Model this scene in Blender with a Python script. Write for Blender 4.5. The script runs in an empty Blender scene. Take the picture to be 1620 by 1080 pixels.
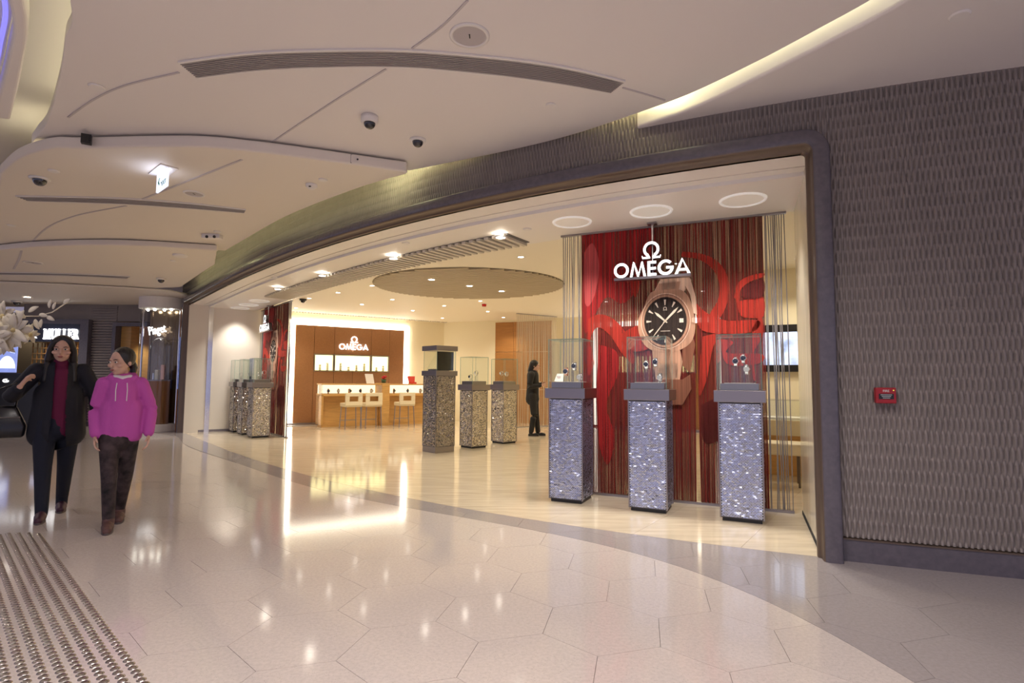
import bpy, bmesh, math, random
import numpy as np
from mathutils import Vector, Matrix
random.seed(7); RNG = np.random.default_rng(7)
SC = bpy.context.scene
COL = SC.collection
PI = math.pi

# ------------------------------------------------------------------ camera
CAM_H, F_PX, PITCH, ROLL = 1.25, 873.0, 0.0717, 0.0077
_fw = Vector((0, math.cos(PITCH), math.sin(PITCH))); _rt = Vector((1, 0, 0)); _up = _rt.cross(_fw)
_r2 = math.cos(ROLL)*_rt + math.sin(ROLL)*_up; _u2 = -math.sin(ROLL)*_rt + math.cos(ROLL)*_up
cd = bpy.data.cameras.new('camera'); cd.sensor_width = 36.0; cd.lens = F_PX/1620*36.0
cd.clip_start = 0.05; cd.clip_end = 200
cam = bpy.data.objects.new('camera', cd); COL.objects.link(cam)
m3 = Matrix((_r2, _u2, -_fw)).transposed()
cam.matrix_world = Matrix.Translation((0, 0, CAM_H)) @ m3.to_4x4()
SC.camera = cam
cy = SC.cycles; cy.max_bounces = 7; cy.diffuse_bounces = 5; cy.glossy_bounces = 3; cy.transmission_bounces = 2; cy.transparent_max_bounces = 12; cy.sample_clamp_indirect = 6.0; cy.light_sampling_threshold = .03

# ------------------------------------------------------------------ world, exposure
w = bpy.data.worlds.new('world'); SC.world = w; w.use_nodes = True
bg = w.node_tree.nodes['Background']; bg.inputs[0].default_value = (0.72, 0.70, 1.0, 1); bg.inputs[1].default_value = 0.36
SC.view_settings.view_transform = 'Standard'; SC.view_settings.look = 'None'
SC.view_settings.exposure = 0.85; SC.view_settings.gamma = 1.0; SC.view_settings.use_curve_mapping = False

# light powers (watts), tuned here
P_SHOP = 40.0; P_CAN = 82.0; P_MALL = 74.0; E_COVE = 9.0; E_FRAME = 4.2

# ------------------------------------------------------------------ measuring helpers (survey of the place)
def ray(x, y):
    v = _r2*((x-810)/F_PX) + _u2*((540-y)/F_PX) + _fw
    return v
def at_z(x, y, z=0.0):
    d = ray(x, y); t = (z-CAM_H)/d.z
    return Vector((d.x*t, d.y*t, z))
def at_y(x, y, Y):
    d = ray(x, y); t = Y/d.y
    return Vector((d.x*t, Y, CAM_H+d.z*t))
def at_plane(x, y, p0, p1):
    d = ray(x, y); n = Vector((-(p1[1]-p0[1]), p1[0]-p0[0])); t = (p0[0]*n.x+p0[1]*n.y)/(d.x*n.x+d.y*n.y)
    return Vector((d.x*t, d.y*t, CAM_H+d.z*t))

# ------------------------------------------------------------------ materials
MATS = {}
def mat(name, col=(.8, .8, .8), rough=.5, metal=0., emit=None, estr=0., spec=.5, noise=None, bump=None, alpha=1., coat=0., trans=0.):
    """noise=(scale, amount, stretch xyz) varies the colour; bump=(scale, strength, stretch)"""
    if name in MATS: return MATS[name]
    m = bpy.data.materials.new(name); m.use_nodes = True; nt = m.node_tree; b = nt.nodes['Principled BSDF']
    b.inputs['Base Color'].default_value = (*col, 1); b.inputs['Roughness'].default_value = rough
    b.inputs['Metallic'].default_value = metal; b.inputs['Specular IOR Level'].default_value = spec
    b.inputs['Alpha'].default_value = alpha; b.inputs['Coat Weight'].default_value = coat
    b.inputs['Transmission Weight'].default_value = trans
    if emit:
        b.inputs['Emission Color'].default_value = (*emit, 1); b.inputs['Emission Strength'].default_value = estr
    if noise or bump:
        tc = nt.nodes.new('ShaderNodeTexCoord')
    def tex(sc, st, detail=4):
        mp = nt.nodes.new('ShaderNodeMapping'); mp.inputs['Scale'].default_value = st
        nt.links.new(tc.outputs['Object'], mp.inputs[0])
        n = nt.nodes.new('ShaderNodeTexNoise'); n.inputs['Scale'].default_value = sc; n.inputs['Detail'].default_value = detail
        nt.links.new(mp.outputs[0], n.inputs['Vector']); return n
    if noise:
        n = tex(noise[0], noise[2] if len(noise) > 2 else (1, 1, 1))
        r = nt.nodes.new('ShaderNodeMapRange'); r.inputs[1].default_value = .3; r.inputs[2].default_value = .7
        r.inputs[3].default_value = 1-noise[1]; r.inputs[4].default_value = 1+noise[1]
        nt.links.new(n.outputs[0], r.inputs[0])
        mx = nt.nodes.new('ShaderNodeMix'); mx.data_type = 'RGBA'; mx.blend_type = 'MULTIPLY'; mx.inputs[0].default_value = 1
        mx.inputs[6].default_value = (*col, 1); nt.links.new(r.outputs[0], mx.inputs[7]); nt.links.new(mx.outputs[2], b.inputs['Base Color'])
    if bump:
        n = tex(bump[0], bump[2] if len(bump) > 2 else (1, 1, 1)); bn = nt.nodes.new('ShaderNodeBump'); bn.inputs['Strength'].default_value = bump[1]
        bn.inputs['Distance'].default_value = .01
        nt.links.new(n.outputs[0], bn.inputs['Height']); nt.links.new(bn.outputs[0], b.inputs['Normal'])
    MATS[name] = m; return m
def glass(name, tint=(1, 1, 1), refl=1.0, ior=1.45):
    if name in MATS: return MATS[name]
    m = bpy.data.materials.new(name); m.use_nodes = True; nt = m.node_tree; nt.nodes.remove(nt.nodes['Principled BSDF'])
    o = nt.nodes['Material Output']; t = nt.nodes.new('ShaderNodeBsdfTransparent'); t.inputs[0].default_value = (*tint, 1)
    g = nt.nodes.new('ShaderNodeBsdfGlossy'); g.inputs['Roughness'].default_value = .02
    lw = nt.nodes.new('ShaderNodeLayerWeight'); lw.inputs[0].default_value = .5
    f = nt.nodes.new('ShaderNodeMath'); f.operation = 'POWER'; f.inputs[1].default_value = 5.; nt.links.new(lw.outputs['Facing'], f.inputs[0])
    k = nt.nodes.new('ShaderNodeMath'); k.operation = 'MULTIPLY_ADD'; k.inputs[1].default_value = .9*refl; k.inputs[2].default_value = .03*refl; k.use_clamp = True
    x = nt.nodes.new('ShaderNodeMixShader'); nt.links.new(f.outputs[0], k.inputs[0]); nt.links.new(k.outputs[0], x.inputs[0])
    nt.links.new(t.outputs[0], x.inputs[1]); nt.links.new(g.outputs[0], x.inputs[2]); nt.links.new(x.outputs[0], o.inputs[0])
    MATS[name] = m; return m
def terrazzo(name, col, speck=.8, rough=.09):
    if name in MATS: return MATS[name]
    m = mat(name, col, rough, spec=.62); nt = m.node_tree; b = nt.nodes['Principled BSDF']
    tc = nt.nodes.new('ShaderNodeTexCoord'); g = nt.nodes.new('ShaderNodeNewGeometry')
    v = nt.nodes.new('ShaderNodeTexVoronoi'); v.inputs['Scale'].default_value = 90; nt.links.new(g.outputs['Position'], v.inputs['Vector'])
    r = nt.nodes.new('ShaderNodeMapRange'); r.inputs[1].default_value = .10; r.inputs[2].default_value = .22; r.inputs[3].default_value = speck; r.inputs[4].default_value = 1
    nt.links.new(v.outputs['Distance'], r.inputs[0])
    n2 = nt.nodes.new('ShaderNodeTexNoise'); n2.inputs['Scale'].default_value = 55; nt.links.new(g.outputs['Position'], n2.inputs['Vector'])
    r2 = nt.nodes.new('ShaderNodeMapRange'); r2.inputs[1].default_value = .35; r2.inputs[2].default_value = .65; r2.inputs[3].default_value = .95; r2.inputs[4].default_value = 1.05
    nt.links.new(n2.outputs[0], r2.inputs[0])
    k = nt.nodes.new('ShaderNodeMath'); k.operation = 'MULTIPLY'; nt.links.new(r.outputs[0], k.inputs[0]); nt.links.new(r2.outputs[0], k.inputs[1])
    oi = nt.nodes.new('ShaderNodeObjectInfo'); r3 = nt.nodes.new('ShaderNodeMapRange'); r3.inputs[3].default_value = .985; r3.inputs[4].default_value = 1.015
    nt.links.new(oi.outputs['Random'], r3.inputs[0]); k2 = nt.nodes.new('ShaderNodeMath'); k2.operation = 'MULTIPLY'
    nt.links.new(k.outputs[0], k2.inputs[0]); nt.links.new(r3.outputs[0], k2.inputs[1])
    mx = nt.nodes.new('ShaderNodeMix'); mx.data_type = 'RGBA'; mx.blend_type = 'MULTIPLY'; mx.inputs[0].default_value = 1
    mx.inputs[6].default_value = (*col, 1); nt.links.new(k2.outputs[0], mx.inputs[7]); nt.links.new(mx.outputs[2], b.inputs['Base Color'])
    return m
def sheet_mat(name, col, alpha, stripes=140., depth=.35):
    """thin printed thread curtain: vertical threads, partly see-through"""
    if name in MATS: return MATS[name]
    m = mat(name, col, .7, spec=.2); nt = m.node_tree; b = nt.nodes['Principled BSDF']
    tc = nt.nodes.new('ShaderNodeTexCoord'); mp = nt.nodes.new('ShaderNodeMapping'); mp.inputs['Scale'].default_value = (stripes, stripes, .9)
    nt.links.new(tc.outputs['Object'], mp.inputs[0]); n = nt.nodes.new('ShaderNodeTexNoise'); n.inputs['Scale'].default_value = 1; n.inputs['Detail'].default_value = 2
    nt.links.new(mp.outputs[0], n.inputs['Vector'])
    r = nt.nodes.new('ShaderNodeMapRange'); r.inputs[1].default_value = .36; r.inputs[2].default_value = .64; r.inputs[3].default_value = 1-depth; r.inputs[4].default_value = 1.12
    nt.links.new(n.outputs[0], r.inputs[0]); mx = nt.nodes.new('ShaderNodeMix'); mx.data_type = 'RGBA'; mx.blend_type = 'MULTIPLY'; mx.inputs[0].default_value = 1
    mx.inputs[6].default_value = (*col, 1); nt.links.new(r.outputs[0], mx.inputs[7]); nt.links.new(mx.outputs[2], b.inputs['Base Color'])
    mp2 = nt.nodes.new('ShaderNodeMapping'); mp2.inputs['Scale'].default_value = (60, 60, .5); mp2.inputs['Location'].default_value = (3, 1, 2)
    nt.links.new(tc.outputs['Object'], mp2.inputs[0]); n2 = nt.nodes.new('ShaderNodeTexNoise'); n2.inputs['Scale'].default_value = 1; n2.inputs['Detail'].default_value = 1
    nt.links.new(mp2.outputs[0], n2.inputs['Vector']); r2 = nt.nodes.new('ShaderNodeMapRange'); r2.inputs[1].default_value = .35; r2.inputs[2].default_value = .6
    r2.inputs[3].default_value = max(0, alpha-.25); r2.inputs[4].default_value = min(1, alpha+.12); nt.links.new(n2.outputs[0], r2.inputs[0]); nt.links.new(r2.outputs[0], b.inputs['Alpha'])
    return m

M = dict(
 white=mat('white_paint', (.80, .765, .74), .6), ceil=mat('ceiling_paint', (.80, .755, .735), .65), ceil2=mat('ceiling_paint_cream', (.78, .715, .64), .65),
 shopceil=mat('shop_ceiling_paint', (.86, .80, .68), .6), soffit=mat('soffit_paint', (.84, .80, .76), .5), cream=mat('cream_wallcovering', (.84, .76, .56), .6, bump=(300, .05)),
 frame=mat('dark_stone', (.115, .102, .122), .22, spec=.5, noise=(25, .12)), brown=mat('bronze_groove', (.14, .10, .075), .3, metal=.3),
 grout=mat('grout', (.30, .265, .245), .8), bead=mat('joint_profile', (.55, .50, .52), .5), black=mat('black_plastic', (.012, .012, .014), .35),
 dark=mat('dark_void', (.02, .02, .022), .8), pat=mat('rib_panel', (.245, .21, .195), .5, noise=(6, .06)),
 marble=None, steel=mat('brushed_steel', (.34, .315, .325), .30, metal=1., bump=(60, .08, (1, 1, 30))), chrome=mat('polished_steel', (.75, .75, .78), .1, metal=1.),
 stud=mat('stud_steel', (.50, .47, .46), .13, metal=1.), chip=mat('blue_lit_chip', (.60, .66, .90), .34, metal=.9), chipw=mat('crushed_chip', (.80, .75, .66), .2, metal=1.),  # near pedestal chips: blue of the reflected mall light mixed into their colour
 core=mat('pedestal_core', (.10, .10, .12), .5), gl=glass('clear_glass', (.97, .985, .975)), gledge=mat('glass_edge', (.30, .48, .42), .15, alpha=.75),
 wood=mat('light_oak', (.62, .36, .12), .4, noise=(3, .12, (1, 1, 8))), wood2=mat('walnut_panel', (.30, .115, .035), .45, noise=(4, .10, (9, 9, .6))),
 leather=mat('brown_wall_leather', (.33, .155, .065), .55, noise=(40, .10), bump=(250, .15)), seatm=mat('cream_leather', (.74, .65, .46), .5, bump=(120, .08)),
 lit=mat('light_box', (1, .98, .9), .5, emit=(1, .94, .80), estr=E_FRAME), litw=mat('letter_face', (1, 1, 1), .4, emit=(1, .98, .98), estr=1.25),
 litc=mat('showcase_light', (1, .95, .6), .6, emit=(1, .86, .42), estr=1.3), lamp=mat('lamp_lens', (1, 1, 1), .4, emit=(1, .93, .8), estr=14.),
 strand=mat('curtain_strand', (.23, .21, .22), .5), strandw=mat('warm_strand', (.55, .47, .36), .45, metal=.4),
 red=mat('red_lacquer', (.35, .012, .02), .35), redbox=mat('red_leather_box', (.62, .05, .03), .4),
 slat=mat('ceiling_slat', (.62, .57, .49), .55), slat2=mat('oval_slat', (.54, .46, .33), .6), slatgap=mat('slat_shadow_board', (.17, .155, .15), .8), slatgap2=mat('oval_backing', (.17, .14, .10), .8),
)
def marble(name, col, scale=(1.2, 9, 1)):
    m = mat(name, col, .10, spec=.6); nt = m.node_tree; b = nt.nodes['Principled BSDF']; g = nt.nodes.new('ShaderNodeNewGeometry')
    mp = nt.nodes.new('ShaderNodeMapping'); mp.inputs['Scale'].default_value = scale; mp.inputs['Rotation'].default_value = (0, 0, math.radians(22)); nt.links.new(g.outputs['Position'], mp.inputs[0])
    n = nt.nodes.new('ShaderNodeTexNoise'); n.inputs['Scale'].default_value = 1.6; n.inputs['Detail'].default_value = 6; n.inputs['Distortion'].default_value = .3; nt.links.new(mp.outputs[0], n.inputs['Vector'])
    r = nt.nodes.new('ShaderNodeMapRange'); r.inputs[1].default_value = .3; r.inputs[2].default_value = .7; r.inputs[3].default_value = .84; r.inputs[4].default_value = 1.08; nt.links.new(n.outputs[0], r.inputs[0])
    mx = nt.nodes.new('ShaderNodeMix'); mx.data_type = 'RGBA'; mx.blend_type = 'MULTIPLY'; mx.inputs[0].default_value = 1; mx.inputs[6].default_value = (*col, 1)
    nt.links.new(r.outputs[0], mx.inputs[7]); nt.links.new(mx.outputs[2], b.inputs['Base Color']); return m
M['marble'] = marble('beige_marble', (.66, .56, .42)); M['marblew'] = marble('pale_wall_marble', (.74, .68, .57), (14, 14, .8))
M['tile'] = terrazzo('pale_terrazzo', (.56, .50, .465), .72); M['tileg'] = terrazzo('grey_terrazzo', (.35, .315, .31), .85)

# ------------------------------------------------------------------ mesh helpers
class MB:
    def __init__(s): s.v = []; s.f = []; s.mi = []
    def add(s, vs, fs, mi=0):
        o = len(s.v); s.v += [tuple(p) for p in vs]; s.f += [tuple(i+o for i in f) for f in fs]; s.mi += [mi]*len(fs); return s
    def box(s, c, d, rz=0., mi=0, R=None):
        hx, hy, hz = d[0]/2, d[1]/2, d[2]/2; R = R or Matrix.Rotation(rz, 3, 'Z'); c = Vector(c)
        vs = [c+R@Vector((x*hx, y*hy, z*hz)) for x in (-1, 1) for y in (-1, 1) for z in (-1, 1)]
        return s.add(vs, [(0, 1, 3, 2), (4, 6, 7, 5), (0, 4, 5, 1), (2, 3, 7, 6), (0, 2, 6, 4), (1, 5, 7, 3)], mi)
    def b2(s, x0, x1, y0, y1, z0, z1, mi=0): return s.box(((x0+x1)/2, (y0+y1)/2, (z0+z1)/2), (x1-x0, y1-y0, z1-z0), mi=mi)
    def seg(s, a, b, wd, z0, z1, off=0., mi=0):
        """upright slab standing on the plan segment a-b; off shifts it to the right of a->b"""
        a = Vector((a[0], a[1])); b = Vector((b[0], b[1])); d = (b-a).normalized(); n = Vector((d.y, -d.x))
        q = [a+n*off, b+n*off, b+n*(off+wd), a+n*(off+wd)]
        return s.prism([(p.x, p.y) for p in q], z0, z1, mi)
    def prism(s, poly, z0, z1, mi=0, top=True, bot=True):
        n = len(poly); vs = [(x, y, z0) for x, y in poly]+[(x, y, z1) for x, y in poly]
        fs = [(i, (i+1) % n, n+(i+1) % n, n+i) for i in range(n)]
        if top: fs.append(tuple(range(n, 2*n)))
        if bot: fs.append(tuple(range(n-1, -1, -1)))
        return s.add(vs, fs, mi)
    def tube(s, pts, r, n=8, mi=0, caps=True):
        pts = [Vector(p) for p in pts]; rs = r if isinstance(r, (list, tuple)) else [r]*len(pts); vs = []; k = len(pts)
        for i, p in enumerate(pts):
            t = (pts[min(i+1, k-1)]-pts[max(i-1, 0)]).normalized(); u = t.orthogonal().normalized() if abs(t.z) > .99 else t.cross(Vector((0, 0, 1))).normalized(); w_ = t.cross(u)
            vs += [p+(u*math.cos(2*PI*j/n)+w_*math.sin(2*PI*j/n))*rs[i] for j in range(n)]
        fs = [(i*n+j, i*n+(j+1) % n, (i+1)*n+(j+1) % n, (i+1)*n+j) for i in range(k-1) for j in range(n)]
        if caps: fs += [tuple(range(n-1, -1, -1)), tuple(range((k-1)*n, k*n))]
        return s.add(vs, fs, mi)
    def lathe(s, prof, n=24, c=(0, 0, 0), mi=0, sx=1., sy=1., a0=0., a1=2*PI):
        full = abs(a1-a0-2*PI) < 1e-6; m_ = n if full else n+1; vs = []
        for r, z in prof: vs += [(c[0]+sx*r*math.cos(a0+(a1-a0)*j/n), c[1]+sy*r*math.sin(a0+(a1-a0)*j/n), c[2]+z) for j in range(m_)]
        fs = []
        for i in range(len(prof)-1):
            for j in range(n):
                j2 = (j+1) % m_; fs.append((i*m_+j, i*m_+j2, (i+1)*m_+j2, (i+1)*m_+j))
        return s.add(vs, fs, mi)
    def ball(s, c, r, n=12, k=8, mi=0, sc=(1, 1, 1), R=None):
        vs = []; c = Vector(c)
        for i in range(k+1):
            a = PI*i/k
            for j in range(n):
                b = 2*PI*j/n; p = Vector((r*sc[0]*math.sin(a)*math.cos(b), r*sc[1]*math.sin(a)*math.sin(b), r*sc[2]*math.cos(a)))
                vs.append(c+(R@p if R else p))
        fs = [(i*n+j, (i+1)*n+j, (i+1)*n+(j+1) % n, i*n+(j+1) % n) for i in range(k) for j in range(n)]
        return s.add(vs, fs, mi)
    def xform(s, Mx):
        s.v = [tuple(Mx@Vector(p)) for p in s.v]; return s
    def mesh(s, name, mats, smooth=False):
        me = bpy.data.meshes.new(name); me.from_pydata(s.v, [], s.f)
        for m in (mats if isinstance(mats, (list, tuple)) else [mats]): me.materials.append(m)
        me.polygons.foreach_set('material_index', s.mi)
        bm = bmesh.new(); bm.from_mesh(me); bmesh.ops.recalc_face_normals(bm, faces=bm.faces); bm.to_mesh(me); bm.free()
        if smooth: me.polygons.foreach_set('use_smooth', [True]*len(me.polygons))
        me.update(); return me
    def build(s, name, mats, parent=None, smooth=False, **tags):
        return link(name, s.mesh(name, mats, smooth), parent, **tags)
def link(name, me, parent=None, loc=None, rz=None, **tags):
    o = bpy.data.objects.new(name, me); COL.objects.link(o)
    if parent is not None: o.parent = parent
    if loc is not None: o.location = loc
    if rz is not None: o.rotation_euler = (0, 0, rz)
    tag(o, **tags); return o
def tag(o, label=None, cat=None, group=None, kind=None):
    if label: o['label'] = label
    if cat: o['category'] = cat
    if group: o['group'] = group
    if kind: o['kind'] = kind
    return o
def thing(name, loc, label, cat, rz=0., group=None, kind=None):
    o = bpy.data.objects.new(name, None); COL.objects.link(o); o.empty_display_size = .1
    o.location = loc; o.rotation_euler = (0, 0, rz); return tag(o, label, cat, group, kind)
def copy_tree(o, loc, rz=None, label=None, parent=None):
    c = o.copy(); COL.objects.link(c)
    if parent is None:
        c.location = loc
        if rz is not None: c.rotation_euler = (0, 0, rz)
        if label: c['label'] = label
    else: c.parent = parent
    for ch in o.children: copy_tree(ch, None, parent=c)
    return c
def bevel(o, wd=.006, seg=2):
    m = o.modifiers.new('bevel', 'BEVEL'); m.width = wd; m.segments = seg; m.limit_method = 'ANGLE'; return o
def spot(name, loc, power, col=(1, .88, .68), ang=110, blend=.8, r=.06, parent=None):
    l = bpy.data.lights.new(name, 'SPOT'); l.energy = power; l.color = col; l.spot_size = math.radians(ang); l.spot_blend = blend; l.shadow_soft_size = r
    o = bpy.data.objects.new(name, l); COL.objects.link(o); o.location = loc
    if parent: o.parent = parent
    return o

# ------------------------------------------------------------------ plan curves of the shopfront
SQ = 2**.5
_S = np.array([(6., 2.86), (4.5, 3.33), (3.35, 3.70), (2.39, 4.0), (1.466, 4.45), (.74, 4.78), (0., 5.24), (-.98, 5.92), (-1.84, 6.58), (-2.6, 7.27), (-3.57, 8.26), (-4.92, 9.75), (-6.06, 11.07), (-7.6, 12.9)])
_A = np.array([(-7.566, 12.379), (-6.587, 11.133), (-5.461, 9.797), (-4.39, 8.635), (-3.665, 7.865), (-3.197, 7.4), (-2.693, 6.908), (-2.358, 6.617), (-1.674, 5.996), (-.9, 5.442), (-.54, 5.191), (-.213, 5.009), (.022, 4.853), (.295, 4.682), (.578, 4.496), (.787, 4.329), (1.015, 4.043), (1.219, 3.733), (1.321, 3.547), (1.536, 3.048), (1.646, 2.727), (1.712, 2.412)])
def fitc(P, deg):
    u = (P[:, 0]-P[:, 1])/SQ; v = (P[:, 0]+P[:, 1])/SQ; c = np.polyfit(u, v, deg); dc = np.polyder(c); lo, hi = u.min(), u.max()
    def fn(x):
        x = np.asarray(x, float); q = np.clip(x, lo, hi); return np.polyval(c, q)+np.polyval(dc, q)*(x-q)
    return fn
Sv = fitc(_S, 6); Av = fitc(_A, 7)
def uv(x, y): return (x-y)/SQ, (x+y)/SQ
def xy(u, v): return (u+v)/SQ, (v-u)/SQ
# arc length table, s = 0 at the right jamb, growing to the left
_uu = np.linspace(6, -15.2, 3000); _P = np.array([xy(u, v) for u, v in zip(_uu, Sv(_uu))])
_sl = np.concatenate([[0], np.cumsum(np.hypot(*np.diff(_P, axis=0).T))])
_k0 = int(np.argmin(np.hypot(_P[:, 0]-2.215, _P[:, 1]-4.06))); _sl -= _sl[_k0]
_T = np.gradient(_P, axis=0); _T /= np.hypot(_T[:, 0], _T[:, 1])[:, None]
def S(s, off=0.):
    """point on the shopfront line at arc length s; off > 0 goes into the shop, < 0 into the mall"""
    x = np.interp(s, _sl, _P[:, 0]); y = np.interp(s, _sl, _P[:, 1]); tx = np.interp(s, _sl, _T[:, 0]); ty = np.interp(s, _sl, _T[:, 1]); h = np.hypot(tx, ty)
    return x+off*ty/h, y-off*tx/h
def s_of(x, y): return float(_sl[int(np.argmin(np.hypot(_P[:, 0]-x, _P[:, 1]-y)))])
S_R = 0.; S_L = s_of(-7.6, 12.9)          # inner faces of the two jambs

def strip_poly(s0, s1, o0, o1, n=60):
    t = np.linspace(s0, s1, n); return [tuple(map(float, S(q, o0))) for q in t]+[tuple(map(float, S(q, o1))) for q in t[::-1]]
def strip(mb, s0, s1, o0, o1, z0, z1, n=80, mi=0):
    t = np.linspace(s0, s1, n); vs = []
    for q in t:
        a = S(q, o0); b = S(q, o1); vs += [(a[0], a[1], z0), (b[0], b[1], z0), (b[0], b[1], z1), (a[0], a[1], z1)]
    fs = []
    for i in range(n-1):
        k = 4*i
        for j in range(4): fs.append((k+j, k+(j+1) % 4, k+4+(j+1) % 4, k+4+j))
    fs += [(0, 1, 2, 3), tuple(4*(n-1)+j for j in (3, 2, 1, 0))]
    return mb.add(vs, fs, mi)

def clip(poly, fn, keep_below):
    """cut a plan polygon along the curve v = fn(u)"""
    P = [uv(*p) for p in poly]; ins = lambda p: (p[1] < float(fn(p[0]))) == keep_below
    n = len(P); out = []
    for i in range(n):
        a, b = P[i], P[(i+1) % n]; ia, ib = ins(a), ins(b)
        if ia: out.append((a, 0))
        if ia != ib:
            lo, hi = 0., 1.
            for _ in range(24):
                m = (lo+hi)/2; p = (a[0]+(b[0]-a[0])*m, a[1]+(b[1]-a[1])*m)
                if ins(p) == ia: lo = m
                else: hi = m
            p = (a[0]+(b[0]-a[0])*hi, a[1]+(b[1]-a[1])*hi); out.append((p, 1 if ia else 2))
    if not out: return []
    res = []; m = len(out)
    for i in range(m):
        p, k = out[i]; q, k2 = out[(i+1) % m]; res.append(p)
        if k == 1 and k2 == 2:
            for t in np.linspace(0, 1, 8)[1:-1]:
                u = p[0]+(q[0]-p[0])*t; res.append((u, float(fn(u))))
    pts = [xy(*p) for p in res]
    ar = sum(pts[i][0]*pts[(i+1) % len(pts)][1]-pts[(i+1) % len(pts)][0]*pts[i][1] for i in range(len(pts)))/2
    return pts if abs(ar) > 2e-3 and len(pts) > 2 else []

# ================================================================== THE SETTING
def in_view(x, y, z=0., mx=70, my=90):
    v = Vector((x, y, z-CAM_H)); d = v.dot(_fw)
    if d < .3: return False
    px = 810+F_PX*v.dot(_r2)/d; py = 540-F_PX*v.dot(_u2)/d
    return -mx < px < 1620+mx and py < 1080+my
def smooth(pts, n=10):
    P = [Vector((p[0], p[1])) for p in pts]; out = []
    for i in range(len(P)-1):
        a, b, c, d = P[max(i-1, 0)], P[i], P[i+1], P[min(i+2, len(P)-1)]
        for k in range(n):
            t = k/n; out.append(tuple(.5*((2*b)+(c-a)*t+(2*a-5*b+4*c-d)*t*t+(3*b-a-3*c+d)*t**3)))
    return out+[tuple(P[-1])]

# ---------------- floor
floor = thing('floor', (0, 0, 0), 'polished pale hexagon tile floor with a grey curved border and marble inside the shop', 'floor', kind='structure')
MB().b2(-20, 11, -7, 24, -.12, -.005).build('subfloor', M['tile'], floor)
HS = .32676; HTH = .2926; HO = Vector((-.3125, 3.2877))
hd = lambda t: Vector((math.cos(t), math.sin(t)))
ha, hb, hc = hd(HTH), hd(HTH-PI/3), hd(HTH-2*PI/3)
hexc = []
for i in range(-40, 41):
    for j in range(-40, 41):
        c = HO+HS*hb+HS*(i*(ha+hb)+j*(hb+hc))
        if c.length < 9.3 and in_view(c.x, c.y, 0, 130, 200) and c.y > 1.6: hexc.append(c)
hexc.sort(key=lambda c: c.length)
HV = [-hb, ha-hb, ha, hb, hb-ha, -ha]
def hexpoly(c, inset): return [(c.x+v.x*(HS-inset), c.y+v.y*(HS-inset)) for v in HV]
whole = MB().prism(hexpoly(Vector((0, 0)), .0011), -.004, 0., bot=False).mesh('hexagon_tile', M['tile'])
wholeg = MB().prism(hexpoly(Vector((0, 0)), .0011), -.004, 0., bot=False).mesh('border_tile', M['tileg'])
grout = MB(); nt_ = 0
for c in hexc:
    hp = hexpoly(c, 0); grout.prism(hexpoly(c, -.002), -.0045, -.0025, bot=False)
    u, v = uv(c.x, c.y); da = float(Av(u))-v
    full_a = all(uv(*p)[1] < float(Av(uv(*p)[0])) for p in hp); none_a = all(uv(*p)[1] > float(Av(uv(*p)[0])) for p in hp)
    full_s = all(uv(*p)[1] < float(Sv(uv(*p)[0])) for p in hp)
    if full_a: link('hexagon_tile', whole, floor, loc=(c.x, c.y, 0))
    else:
        if not none_a:
            p = clip(hexpoly(c, .0011), lambda q: Av(q)-.002, True)
            if p: MB().prism(p, -.004, 0., bot=False).build('hexagon_tile', M['tile'], floor)
        if none_a and full_s: link('border_tile', wholeg, floor, loc=(c.x, c.y, 0))
        else:
            p = clip(hexpoly(c, .0011), lambda q: Av(q)+.002, False) if not none_a else hexpoly(c, .0011)
            if p and not full_s: p = clip(p, lambda q: Sv(q)-.002, True)
            if p: MB().prism(p, -.004, 0., bot=False).build('border_tile', M['tileg'], floor)
grout.build('grout_bed', M['grout'], floor)
# grey border further away than the single tiles
us = np.linspace(-15.4, -7.2, 70)
far = [xy(u, float(Av(u))) for u in us]+[xy(u, float(Sv(u))) for u in us[::-1]]
MB().prism([tuple(map(float, p)) for p in far], -.0045, -.0004, bot=False).build('border_strip', M['tileg'], floor)
# marble slabs of the shop
MS = .81; MA = math.radians(54); mu, mv = hd(MA), hd(MA-PI/2); MO = Vector((1.0, 4.64))
def in_shop(x, y):
    u, v = uv(x, y)
    return v > float(Sv(u))-.7 and y < 18.3+.616*(x+2.2) and y < 18.3-.44*(x+2.2) and x < 2.9+(y-4)*.62 and -(x+7.68)*.62+(y-12.94)*.78 < .6
ms = MB().prism([(0, 0), tuple(mu*(MS-.002)), tuple((mu+mv)*(MS-.002)), tuple(mv*(MS-.002))][::-1], -.0042, 0., bot=False).mesh('marble_slab', M['marble'])
for i in range(-25, 26):
    for j in range(-25, 26):
        o = MO+mu*i*MS+mv*j*MS; q = [o, o+mu*MS, o+(mu+mv)*MS, o+mv*MS]; c = (q[0]+q[2])/2
        if not (in_shop(c.x, c.y) and in_view(c.x, c.y, 0)): continue
        ins = [uv(*p)[1] > float(Sv(uv(*p)[0])) for p in q]
        if all(ins): link('marble_slab', ms, floor, loc=(o.x, o.y, 0))
        elif any(ins):
            p = clip([tuple(o), tuple(o+mu*(MS-.002)), tuple(o+(mu+mv)*(MS-.002)), tuple(o+mv*(MS-.002))], lambda z: Sv(z)+.002, False)
            if p: MB().prism(p, -.0042, 0., bot=False).build('marble_slab', M['marble'], floor)

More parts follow.
